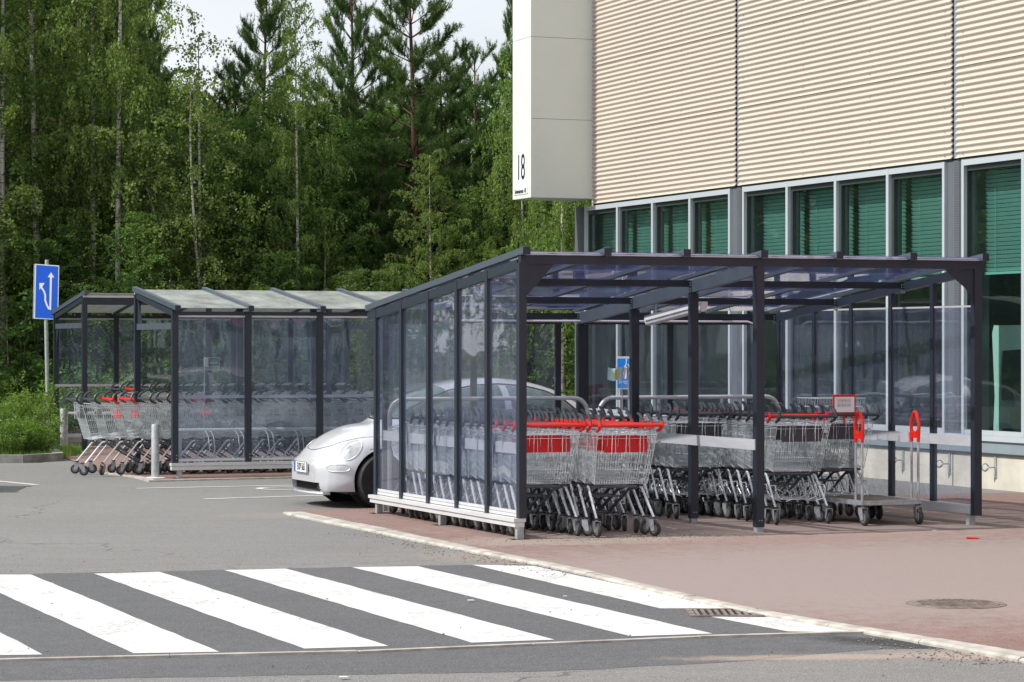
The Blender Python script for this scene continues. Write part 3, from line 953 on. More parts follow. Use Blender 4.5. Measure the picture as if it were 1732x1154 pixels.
# ------------------------------------------------------------------ near shelter
def roofz(s): return 2.575 - 0.104 * s
def near_shelter():
    T_ = thing('trolley_shelter', 'large near glazed trolley shelter with sloping roof and anthracite posts', 'trolley shelter', 0, 0)
    W, Dp = 4.75, 4.2
    an, al = M['anth'], M['alu']
    def post(x, y, z1, w=0.072, d=0.072, z0=0.06, foot=True):
        p = MB().box(x - w / 2, x + w / 2, y - d / 2, y + d / 2, z0, z1).build('post', an, T_)
        if foot:
            MB().box(x - w / 2 + .006, x + w / 2 - .006, y - d / 2 + .006, y + d / 2 - .006, 0.0, z0).build('post_foot', M['galv'], p)
            b = MB()
            for s_ in (-1, 1): b.cyl((x + s_ * 0.012, y - d / 2 - 0.006, z0 + 0.06), (x + s_ * 0.012, y - d / 2, z0 + 0.06), 0.006, 6)
            b.build('bolt', M['galv'], p)
        return p
    post(0, 0, 2.49, foot=False, z0=0.20)
    for x in (2.377,): post(x, 0, 2.49, w=0.082, d=0.078)
    post(4.72, 0, 2.49, w=0.082, z0=0.11, foot=False)
    for y in (1.4, 2.8, 4.2): post(2.377, y, roofz(y) - 0.17, w=0.08, z0=0.055)
    # beams across the roof
    MB().box(-0.02, W + 0.02, -0.035, 0.035, 2.480, 2.558).build('front_beam', an, T_)
    MB().box(-0.03, W + 0.03, -0.055, 0.0, 2.561, 2.571).build('gutter_strip', al, T_)
    for y in (1.4, 2.8, 4.19):
        z = roofz(y) - 0.045
        MB().box(0.03, 2.335, y - 0.03, y + 0.03, z - 0.065, z).build('purlin', an, T_)
        MB().box(2.42, W - 0.03, y - 0.03, y + 0.03, z - 0.065, z).build('purlin', an, T_)
    # rafters along the slope
    for x, h, w in ((0.0, 0.085, 0.06), (2.377, 0.12, 0.07), (W - 0.0, 0.085, 0.06)):
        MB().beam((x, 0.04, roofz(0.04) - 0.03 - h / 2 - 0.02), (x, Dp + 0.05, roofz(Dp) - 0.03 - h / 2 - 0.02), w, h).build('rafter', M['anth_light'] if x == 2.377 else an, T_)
    br = MB()
    for x in (2.377 - 0.044, W - 0.05):
        for y in (1.4, 2.8, 4.19):
            for dz in (0.07, 0.095, 0.125, 0.15):
                br.cyl((x - 0.005, y - 0.036, roofz(y) - dz), (x - 0.005, y - 0.03, roofz(y) - dz), 0.008, 6)
                br.cyl((x + 0.022, y - 0.036, roofz(y) - dz), (x + 0.022, y - 0.03, roofz(y) - dz), 0.008, 6)
    o = br.build('bolts', M['galv'], T_); o['kind'] = 'stuff'
    # glazing bars over the roof sheets, ends poking past the front
    n = 6
    for k in range(n + 1):
        x = W * k / n
        p, q = (x, -0.12, roofz(-0.12) + 0.012), (x, Dp + 0.12, roofz(Dp + 0.12) + 0.012)
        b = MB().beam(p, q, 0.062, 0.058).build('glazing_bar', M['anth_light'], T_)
        MB().beam((x, -0.128, roofz(-0.12) + 0.004), (x, -0.121, roofz(-0.12) + 0.004), 0.070, 0.066).build('end_cap', an, b)
    for k in range(n):
        x0, x1 = W * k / n + 0.033, W * (k + 1) / n - 0.033
        y0, y1 = -0.09, Dp + 0.10
        z0, z1 = roofz(y0) + 0.0, roofz(y1) + 0.0
        MB().add([(x0, y0, z0), (x1, y0, z0), (x1, y1, z1), (x0, y1, z1), (x0, y0, z0 + .008), (x1, y0, z0 + .008), (x1, y1, z1 + .008), (x0, y1, z1 + .008)],
                 [(0, 3, 2, 1), (4, 5, 6, 7), (0, 1, 5, 4), (1, 2, 6, 5), (2, 3, 7, 6), (3, 0, 4, 7)]).build('roof_sheet', M['roofpane'], T_)
    # thin carrier bars half way under the sheets
    # gussets
    MB().prism([(0.04, -0.02, 2.478), (0.31, -0.02, 2.478), (0.04, -0.02, 2.19)], (0, 0.012, 0)).build('gusset', an, T_)
    MB().prism([(4.68, -0.02, 2.478), (4.36, -0.02, 2.478), (4.42, -0.02, 2.43), (4.60, -0.02, 2.29), (4.68, -0.02, 2.13)], (0, 0.012, 0)).build('gusset', an, T_)
    # left wall: mullions, panes, rails
    ys = [0.0, 0.8, 1.6, 2.4, 3.2, 4.0]
    for y in ys[1:]:
        MB().box(-0.035, 0.015, y - 0.033, y + 0.033, 0.155, roofz(y) - 0.045).build('mullion', an, T_)
    for a, b in zip(ys, ys[1:]):
        y0, y1 = a + 0.037, b - 0.037
        MB().prism([(-0.008, y0, 0.26), (-0.008, y1, 0.26), (-0.008, y1, roofz(y1) - 0.13), (-0.008, y0, roofz(y0) - 0.13)], (0.008, 0, 0)).build('wall_pane', M['pane'], T_)
        MB().box(-0.016, 0.010, y0 - 0.002, y1 + 0.002, 0.205, 0.232).build('pane_bead', al, T_)
        MB().box(-0.012, 0.008, y0 - 0.002, y1 + 0.002, 0.236, 0.262).build('pane_bead', al, T_)
    MB().box(-0.085, 0.03, -0.03, 4.06, 0.165, 0.198).build('sill_rail', al, T_)
    MB().box(-0.070, 0.02, -0.02, 4.05, 0.120, 0.163).build('base_rail', al, T_)
    for a, b in zip([0.036, 0.8, 1.6, 2.4, 3.2], ys[1:]):
        MB().box(0.045, 0.065, a + (0.002 if a > .1 else 0), b - 0.002, 0.765, 0.865).build('bump_rail', al, T_)
    for y in (0.0, 2.0, 3.9):
        f = MB().box(-0.052, 0.012, y - 0.03, y + 0.03, 0.012, 0.12).build('foot', M['galv'], T_)
        MB().box(-0.11, 0.07, y - 0.075, y + 0.075, 0.0, 0.012).build('foot_plate', M['white'], f)
    # right wall
    ysr = [0.0, 0.82, 1.64, 2.46, 3.28, 4.1]
    xr = 4.72
    for y in ysr[1:]:
        MB().box(xr - 0.01, xr + 0.04, y - 0.03, y + 0.03, 0.16, roofz(y) - 0.13).build('mullion', an, T_)
    for a, b in zip(ysr, ysr[1:]):
        MB().box(xr + 0.006, xr + 0.014, a + 0.035, b - 0.035, 0.21, 2.115).build('wall_pane', M['pane'], T_)
        MB().box(xr + 0.003, xr + 0.017, a + 0.034, b - 0.034, 2.117, 2.135).build('pane_bead', al, T_)
        MB().box(xr - 0.035, xr - 0.013, a + 0.002, b - 0.002, 0.775, 0.875).build('bump_rail', al, T_)
    MB().box(xr - 0.055, xr + 0.055, 0.04, 4.14, 0.125, 0.205).build('base_rail', al, T_)
    for y in (0.10, 2.1, 4.0):
        f = MB().box(xr - 0.035, xr + 0.035, y - 0.03, y + 0.03, 0.010, 0.124).build('foot', M['galv'], T_)
        MB().box(xr - 0.12, xr + 0.12, y - 0.07, y + 0.07, 0.0, 0.010).build('foot_plate', M['galv'], f)
    # back wall, in two halves with a gap
    zb = 2.03
    for xs in ((0.16, 1.15, 2.12), (2.44, 3.45, 4.52)):
        MB().box(xs[0] - 0.04, xs[-1] + 0.04, 4.20, 4.25, zb - 0.055, zb).build('back_beam', an, T_)
        for x in xs:
            MB().box(x - 0.032, x + 0.032, 4.205, 4.245, 0.16, zb - 0.056).build('mullion', an, T_)
        for a, b in zip(xs, xs[1:]):
            MB().box(a + 0.034, b - 0.034, 4.222, 4.230, 0.26, zb - 0.058).build('back_pane', M['pane'], T_)
        MB().box(xs[0] - 0.04, xs[-1] + 0.04, 4.19, 4.28, 0.12, 0.198).build('base_rail', al, T_)
        for x in xs[::2]:
            MB().box(x - 0.03, x + 0.03, 4.20, 4.26, 0.0, 0.119).build('foot', M['galv'], T_)
    # bump rail between the two bays
    MB().box(2.325, 2.337, -0.02, 4.2, 0.775, 0.875).build('bump_rail', al, T_)
    # conduit under the roof that turns down at the back right
    z = roofz(4.1) - 0.14
    MB().tube([(0.9, 4.13, z), (4.35, 4.13, z), (4.43, 4.10, z - 0.03), (4.47, 4.08, z - 0.12), (4.44, 4.08, 1.75), (4.44, 4.08, 0.95)], 0.012, 8).build('conduit', M['white'], T_, smooth=True)
    return T_
SHELTER = near_shelter()

lamp = thing('strip_lamp', 'long white strip light hanging under the middle rafter of the near shelter', 'lamp', 2.50, 1.40, 0)
MB().beam((0, 0.05, roofz(1.45) - 0.27), (0, 1.30, roofz(2.70) - 0.27), 0.115, 0.05).build('housing', M['lampw'], lamp)
MB().tube([(0, 0.03, roofz(1.43) - 0.305), (0, 1.32, roofz(2.72) - 0.305)], 0.042, 10).build('diffuser', M['white'], lamp, smooth=True)
for y in (0.2, 1.15):
    MB().box(-0.01, 0.01, y - 0.01, y + 0.01, roofz(1.4 + y) - 0.255, roofz(1.4 + y) - 0.135).build('hanger', M['galv'], lamp)

def hoop(label, t0, t1, s, z, group='tubular guard hoops at the back of the near shelter'):
    o = thing('guard_hoop', label, 'guard rail', (t0 + t1) / 2, s, 0, group=group)
    h = (t1 - t0) / 2
    r_ = 0.16
    pts = [(-h, 0, 0)]
    for k in range(7):
        a = math.pi / 2 * k / 6
        pts.append((-h + r_ - r_ * math.cos(a), 0, z - r_ + r_ * math.sin(a)))
    for k in range(7):
        a = math.pi / 2 * k / 6
        pts.append((h - r_ + r_ * math.sin(a), 0, z - r_ + r_ * math.cos(a)))
    pts.append((h, 0, 0))
    MB().tube(pts, 0.023, 10).build('bent_tube', M['alu'], o, smooth=True)
    for x in (-h * 0.35, h * 0.35):
        MB().tube([(x, 0, 0), (x, 0, z - 0.015)], 0.018, 8).build('upright', M['alu'], o, smooth=True)
    return o
hoop('bent steel tube guard hoop in front of the silver car at the shelter back', 0.14, 2.38, 4.02, 1.185)
hoop('bent steel tube guard hoop before the store windows at the shelter back', 2.50, 4.66, 3.98, 1.185)

# ------------------------------------------------------------------ far shelters
def far_shelter(label, t0, bay, nb, s_lo, s_hi, z_lo, z_hi, hi_posts, rail_z=1.07):
    T_ = thing('trolley_shelter', label, 'trolley shelter', t0, s_lo)
    an, al = M['anth'], M['alu']
    d = s_hi - s_lo
    sg = 1 if d > 0 else -1
    L = bay * nb
    def rz(y): return z_lo + (z_hi - z_lo) * (y / d)
    for k in range(nb + 1):
        x = bay * k
        MB().box(x - 0.04, x + 0.04, -0.04, 0.04, 0.21, rz(0) - 0.05).build('post', an, T_)
        b = MB()
        for s_ in (0.27, 0.31): b.cyl((x + 0.015, -0.045 * sg, s_), (x + 0.015, -0.04 * sg, s_), 0.007, 6)
        b.build('bolt', M['galv'], T_)
        ex = 0.16
        y0, y1 = -ex * sg, d + ex * sg
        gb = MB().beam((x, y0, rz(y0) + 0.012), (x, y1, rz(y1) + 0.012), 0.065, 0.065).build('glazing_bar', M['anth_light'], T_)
        MB().beam((x, y0 - 0.007 * sg, rz(y0) + 0.006), (x, y0 - 0.001 * sg, rz(y0) + 0.006), 0.075, 0.075).build('end_cap', an, gb)
    for x in hi_posts:
        MB().box(x - 0.04, x + 0.04, d - 0.04, d + 0.04, 0.05, rz(d) - 0.05).build('post', an, T_)
        MB().box(x - 0.034, x + 0.034, d - 0.034, d + 0.034, 0.0, 0.05).build('post_foot', M['white'], T_)
    for k in range(nb):
        x0, x1 = bay * k, bay * (k + 1)
        MB().box(x0 + 0.042, x1 - 0.042, -0.004, 0.004, 0.26, rz(0) - 0.13).build('wall_pane', M['pane_far'], T_)
        MB().box(x0 + 0.041, x1 - 0.041, -0.012, 0.012, rz(0) - 0.128, rz(0) - 0.105).build('pane_bead', M['alu'], T_)
        MB().box(x0 + 0.041, x1 - 0.041, -0.03, 0.03, rz(0) - 0.10, rz(0) - 0.055).build('eaves_beam', an, T_)
        MB().box(x0 + 0.041, x1 - 0.041, -0.014, 0.014, 0.232, 0.258).build('pane_bead', al, T_)
        y0, y1 = -0.10 * sg, d + 0.10 * sg
        a, b = x0 + 0.034, x1 - 0.034
        MB().add([(a, y0, rz(y0)), (b, y0, rz(y0)), (b, y1, rz(y1)), (a, y1, rz(y1)), (a, y0, rz(y0) + .008), (b, y0, rz(y0) + .008), (b, y1, rz(y1) + .008), (a, y1, rz(y1) + .008)],
                 [(0, 3, 2, 1), (4, 5, 6, 7), (0, 1, 5, 4), (1, 2, 6, 5), (2, 3, 7, 6), (3, 0, 4, 7)]).build('roof_sheet', M['roofdust'], T_)
    MB().box(-0.03, L + 0.03, -0.014 + 0.03 * sg, 0.014 + 0.03 * sg, rail_z - 0.02, rail_z + 0.02).build('mid_rail', al, T_)
    MB().box(-0.06, L + 0.06, -0.06, 0.05, 0.170, 0.208).build('sill_rail', al, T_)
    MB().box(-0.05, L + 0.05, -0.05, 0.04, 0.115, 0.168).build('base_rail', al, T_)
    for k in range(0, nb + 1, 2):
        f = MB().box(bay * k - 0.03 + 0.06, bay * k + 0.03 + 0.06, -0.035, 0.035, 0.012, 0.115).build('foot', M['galv'], T_)
        MB().box(bay * k - 0.04, bay * k + 0.18, -0.08, 0.08, 0.0, 0.012).build('foot_plate', M['white'], f)
    # high side beam and strip, headers and brackets at both ends
    MB().box(-0.03, L + 0.03, d - 0.03, d + 0.03, rz(d) - 0.17, rz(d) - 0.055).build('high_beam', an, T_)
    MB().box(-0.03, L + 0.03, d + (0.03 if sg > 0 else -0.05), d + (0.05 if sg > 0 else -0.03), rz(d) - 0.05, rz(d) - 0.02).build('gutter_strip', al, T_)
    for x in (0, L):
        z = rz(0) - 0.20
        MB().box(x - 0.02, x + 0.02, min(0.045 * sg, d - 0.045 * sg), max(0.045 * sg, d - 0.045 * sg), z - 0.085, z).build('end_header', M['anth_light'], T_)
        MB().prism([(x - 0.006, d - 0.045 * sg, z + 0.001), (x - 0.006, d - 0.30 * sg, z + 0.001), (x - 0.006, d - 0.045 * sg, rz(d) - 0.10)], (0.012, 0, 0)).build('gusset', an, T_)
        MB().prism([(x - 0.006, 0.045 * sg, z - 0.088), (x - 0.006, 0.22 * sg, z - 0.088), (x - 0.006, 0.045 * sg, z - 0.40)], (0.012, 0, 0)).build('gusset', an, T_)
        MB().beam((x, 0.04 * sg, rz(0) - 0.075), (x, d - 0.04 * sg, rz(d) - 0.075), 0.05, 0.075).build('end_rafter', an, T_)
    return T_
far_shelter('far glazed trolley shelter with dusty roof sloping towards the car park', -0.19, 0.99, 4, 11.68, 13.75, 2.245, 2.50, [0, 1.46, 2.54, 3.6])
far_shelter('farthest trolley shelter, sloping away behind the others beside the bush', 0.44, 1.03, 5, 22.15, 19.95, 2.31, 2.57, [0, 2.06, 4.12])

def guard_rail(label, t0, t1, s, z, n, t_first, rot=0, sg=-1):
    o = thing('hooked_rail', label, 'guard rail', t0, s, 0)
    L = t1 - t0
    MB().tube([(0, 0, z), (L, 0, z)], 0.028, 8).build('rail_tube', M['alu'], o, smooth=True)
    MB().box(0, L, -0.02, 0.02, 0.21, 0.26).build('lower_rail', M['alu'], o)
    for x in (0.05, L - 0.05):
        MB().box(x - 0.025, x + 0.025, -0.025, 0.025, 0.0, z - 0.02).build('leg', M['alu'], o)
    for k in range(n):
        x = t_first + k * 0.41
        for dx in (0, 0.07):
            MB().tube([(x + dx - 0.10, 0.0, z - 0.01), (x + dx - 0.02, -0.03, z - 0.015), (x + dx + 0.01, -0.05, z - 0.07), (x + dx + 0.03, -0.05, z - 0.25), (x + dx, -0.05, 0.28), (x + dx - 0.06, -0.02, 0.245)], 0.008, 5).build('hook', M['white'], o, smooth=True)
    return o
guard_rail('low steel cycle rail with bent hooks behind the far shelter panes', -0.1, 3.7, 11.98, 0.62, 8, 0.42)
guard_rail('low steel cycle rail with bent hooks in the farthest shelter', 0.5, 3.6, 21.85, 0.60, 6, 0.85)

# ------------------------------------------------------------------ bollards
bo = thing('bollard', 'galvanised steel bollard at the near corner of the far shelter', 'bollard', -0.42, 11.80, 0.012)
MB().lathe([(0.053, 0), (0.053, 0.685), (0.047, 0.70), (0.0, 0.705)], (0, 0, 0), n=20).build('tube', M['galv'], bo, smooth=True)
MB().lathe([(0.14, 0), (0.14, 0.008), (0.10, 0.012)], (0, 0, 0.0), n=16).build('base_ring', M['white'], bo)
bo['group'] = 'steel bollards'
b2 = copy_tree(bo)
b2.location = site(0.36, 21.2, 0.0)
b2['label'] = 'galvanised steel bollard beside the green bush and grass verge'

# ------------------------------------------------------------------ signs
xg, dg = X_at(78.5, 46.0), 46.0
sg = wthing('lane_sign', 'tall blue lane sign with two white arrows on a grey pole', 'road sign', (xg, dg, 0), R(-8))
MB().tube([(0.03, 0.03, 0), (-0.02, 0.03, 2.42), (0.0, 0.03, 3.25)], 0.036, 12).build('pole', M['galv'], sg, smooth=True)
def sgn(px, py): return ((px - 84.5) * dg / F * 1.03, 1.75 + (584 - py) * dg / F)
tilt = [(66.0, 446.5), (106.5, 449.5), (104.5, 541.0), (64.0, 539.0)]
brd = [sgn(*p) for p in tilt]
def plate(pts, y0, y1, name, mat, parent):
    return MB().prism([(x, y0, z) for x, z in pts], (0, y1 - y0, 0)).build(name, mat, parent)
def shrink(pts, k):
    cx = sum(p[0] for p in pts) / len(pts); cz = sum(p[1] for p in pts) / len(pts)
    return [(p[0] + (k if p[0] < cx else -k), p[1] + (k if p[1] < cz else -k)) for p in pts]
plate(brd, -0.010, -0.002, 'board', M['signwhite'], sg)
plate(shrink(brd, 0.016), -0.013, -0.0105, 'blue_field', M['signblue'], sg)
plate([(p[0] - 0.03, p[1]) for p in brd], 0.0, 0.022, 'backing', M['galv'], sg)
def zz(px, py):     # enlarged-picture coordinates of the sign
    return sgn(50 + px / 8.875, 430 + py / 8.875)
ar = [zz(381, 272), zz(428, 352), zz(394, 352), zz(382, 842), zz(355, 835), zz(364, 350), zz(330, 348)]
plate(ar, -0.0165, -0.0135, 'straight_arrow', M['signwhite'], sg)
cl = [(236, 500), (275, 560), (294, 620), (292, 690), (315, 760), (352, 828)]
tp = []
wv = 13
L_, R_ = [], []
for i, p in enumerate(cl):
    a = cl[max(0, i - 1)]; b = cl[min(len(cl) - 1, i + 1)]
    dx, dy = b[0] - a[0], b[1] - a[1]
    l = math.hypot(dx, dy)
    L_.append((p[0] - dy / l * wv, p[1] + dx / l * wv)); R_.append((p[0] + dy / l * wv, p[1] - dx / l * wv))
ar2 = [(204, 434), (286, 434), ] + R_ + L_[::-1] + [(205, 540)]
plate([zz(*p) for p in ar2], -0.0163, -0.0133, 'bent_arrow', M['signwhite'], sg)

# wheelchair parking sign beyond the near shelter
DI = 33.0
ix = X_at(1061, DI)
iv = wthing('wheelchair_parking_sign', 'small blue and white wheelchair parking sign on two thin posts', 'sign', (ix, DI, 0), 0)
def iz(py): return 1.75 + (584 - py) * DI / F
hw = 18.5 * DI / F
MB().box(-hw, hw, -0.004, 0.004, iz(658.5), iz(603)).build('board', M['signwhite'], iv)
MB().box(-hw + .012, hw - .012, -0.0065, -0.0042, iz(629.5), iz(606.5)).build('symbol_field', M['invablue'], iv)
MB().box(-hw + .012, hw - .012, -0.0065, -0.0042, iz(656.5), iz(633.5)).build('text_field', M['invablue'], iv)
wc = MB()
cx = -0.5 * DI / F
sc_ = DI / F
def wp(px, py): return ((px - 1061) * sc_, -0.0085, 1.75 + (584 - py) * sc_)
wc.tube([wp(1059.5, 608.5), wp(1059.3, 616), wp(1063.0, 617), wp(1065.0, 622.5)], 0.0065, 4)
rg = []
for k in range(13):
    a = R(110) + R(250) * k / 12
    rg.append(wp(1060.3 + 3.4 * math.cos(a), 621 - 3.8 * math.sin(a)))
wc.tube(rg, 0.006, 4)
wc.lathe([(0.009, -0.0025), (0.009, 0.0)], (wp(1059.5, 607.5)[0], -0.0066, wp(0, 608.2)[2]), axis='y', n=10)
wc.build('wheelchair_symbol', M['signwhite'], iv)
me = text_mesh('lettering', 'Invapaikka', 0.082, M['signwhite'], 0.62)
me.transform(Matrix.Translation((0, -0.008, iz(646))) @ Matrix.Rotation(R(90), 4, 'X'))
put('lettering', me, iv)
for dx in (-12.8, 4.5):
    MB().tube([(dx * sc_, 0.025, 0), (dx * sc_, 0.025, iz(606))], 0.013, 8).build('post', M['alu'], iv, smooth=True)

# ------------------------------------------------------------------ casters and trolleys
def make_caster_meshes():
    wheel = MB().lathe([(0.030, -0.017), (0.056, -0.017), (0.0625, -0.011), (0.0645, 0), (0.0625, 0.011), (0.056, 0.017), (0.030, 0.017)], (0, 0, 0.0645), axis='x', n=20)
    hub = MB().lathe([(0.0, -0.020), (0.040, -0.0185), (0.043, -0.010), (0.043, 0.010), (0.040, 0.0185), (0.0, 0.020)], (0, 0, 0.0645), axis='x', n=14)
    fork = MB()
    for s_ in (-1, 1):
        fork.prism([(s_ * 0.026, -0.018, 0.050), (s_ * 0.026, 0.014, 0.046), (s_ * 0.026, 0.050, 0.100), (s_ * 0.026, 0.050, 0.146), (s_ * 0.026, -0.004, 0.146)], (0.003 * s_, 0, 0))
    fork.box(-0.030, 0.030, -0.006, 0.052, 0.1465, 0.150)
    fork.cyl((0, 0.024, 0.150), (0, 0.024, 0.172), 0.017, 10)
    collar = MB().lathe([(0.020, 0), (0.027, 0.003), (0.027, 0.014), (0.018, 0.018)], (0, 0.024, 0.158), n=12)
    bl = MB().lathe([(0.0, -0.031), (0.009, -0.031), (0.009, 0.031), (0, 0.031)], (0, 0, 0.0645), axis='x', n=8)
    fork.v += []
    n0 = len(fork.v); fork.v += bl.v; fork.f += [tuple(i + n0 for i in q) for q in bl.f]
    return dict(wheel=wheel.mesh('wheel', M['rubber'], True), hub=hub.mesh('hub', M['hub'], True), fork=fork.mesh('caster', M['galv'], False), collar=collar.mesh('collar', M['grip'], True))
CM = make_caster_meshes()

def basket_mesh(z_add=0.0, wr=0.0021):
    """wire basket: handle side at y=0, nose at y=0.9"""
    mb = MB()
    rt, rb = (-0.03, 0.965 + z_add, 0.300), (0.115, 0.475 + z_add, 0.262)      # (y, z, half width) rear top / bottom
    ft, fb = (0.865, 0.885 + z_add, 0.215), (0.780, 0.600 + z_add, 0.185)
    def L3(a, b, f): return tuple(a[i] + (b[i] - a[i]) * f for i in range(3))
    # sides
    n = 30
    for sd in (-1, 1):
        for k in range(n + 1):
            f = k / n
            a, b = L3(rt, ft, f), L3(rb, fb, f)
            mb.wire((sd * a[2], a[0], a[1]), (sd * b[2], b[0], b[1]), wr)
        for g in (0.12, 0.30, 0.48, 0.66, 0.84):
            a, b = L3(rt, rb, g), L3(ft, fb, g)
            mb.wire((sd * a[2], a[0], a[1]), (sd * b[2], b[0], b[1]), wr)
    # rear flap and nose
    for (tp_, bt, n) in ((rt, rb, 22), (ft, fb, 15)):
        mid = L3(tp_, bt, 0.36)
        for k in range(n + 1):
            f = -1 + 2 * k / n
            a = mid if (tp_ is rt and k % 4) else tp_
            mb.wire((f * a[2], a[0], a[1]), (f * bt[2], bt[0], bt[1]), wr)
        for g in (0.15, 0.38, 0.60, 0.80):
            a = L3(tp_, bt, g)
            mb.wire((-a[2], a[0], a[1]), (a[2], a[0], a[1]), wr)
    # bottom
    n = 20
    for k in range(n + 1):
        f = -1 + 2 * k / n
        mb.wire((f * rb[2], rb[0], rb[1]), (f * fb[2], fb[0], fb[1]), wr)
    for k in range(12):
        a = L3(rb, fb, k / 11)
        mb.wire((-a[2], a[0], a[1]), (a[2], a[0], a[1]), wr)
    return mb, rt, rb, ft, fb
def rim_mesh(rt, rb, ft, fb):
    r_ = 0.0052
    mb = MB()
    for (p, q) in ((rt, ft), (rb, fb)):
        mb.tube([(-p[2], p[0], p[1]), (-q[2], q[0], q[1]), (q[2], q[0], q[1]), (p[2], p[0], p[1])], r_ * (1 if p is rt else 0.8), 5, closed=True)
    mb.tube([(-rt[2], rt[0] + 0.02, rt[1] - 0.04), (rt[2], rt[0] + 0.02, rt[1] - 0.04)], 0.004, 4)
    mb.tube([(-rt[2] - .006, rt[0], rt[1] - 0.035), (-ft[2] - .006, ft[0], ft[1] - 0.035)], 0.004, 4)
    mb.tube([(rt[2] + .006, rt[0], rt[1] - 0.035), (ft[2] + .006, ft[0], ft[1] - 0.035)], 0.004, 4)
    for sd in (-1, 1):
        mb.tube([(sd * rt[2], rt[0], rt[1]), (sd * rb[2], rb[0], rb[1])], 0.004, 4)
        mb.tube([(sd * ft[2], ft[0], ft[1]), (sd * fb[2], fb[0], fb[1])], 0.004, 4)
    # flap hinge rod with loops
    mb.tube([(-0.17, 0.10, rb[1] + 0.13), (0.17, 0.10, rb[1] + 0.13)], 0.004, 4)
    for x in (-0.14, 0.0, 0.14):
        mb.tube([(x - 0.02, rt[0] - 0.004, rt[1] - 0.22), (x - 0.015, rt[0] - 0.008, rt[1] - 0.03), (x, rt[0] - 0.01, rt[1] + 0.004), (x + 0.015, rt[0] - 0.008, rt[1] - 0.03), (x + 0.02, rt[0] - 0.004, rt[1] - 0.22)], 0.0028, 4)
    return mb

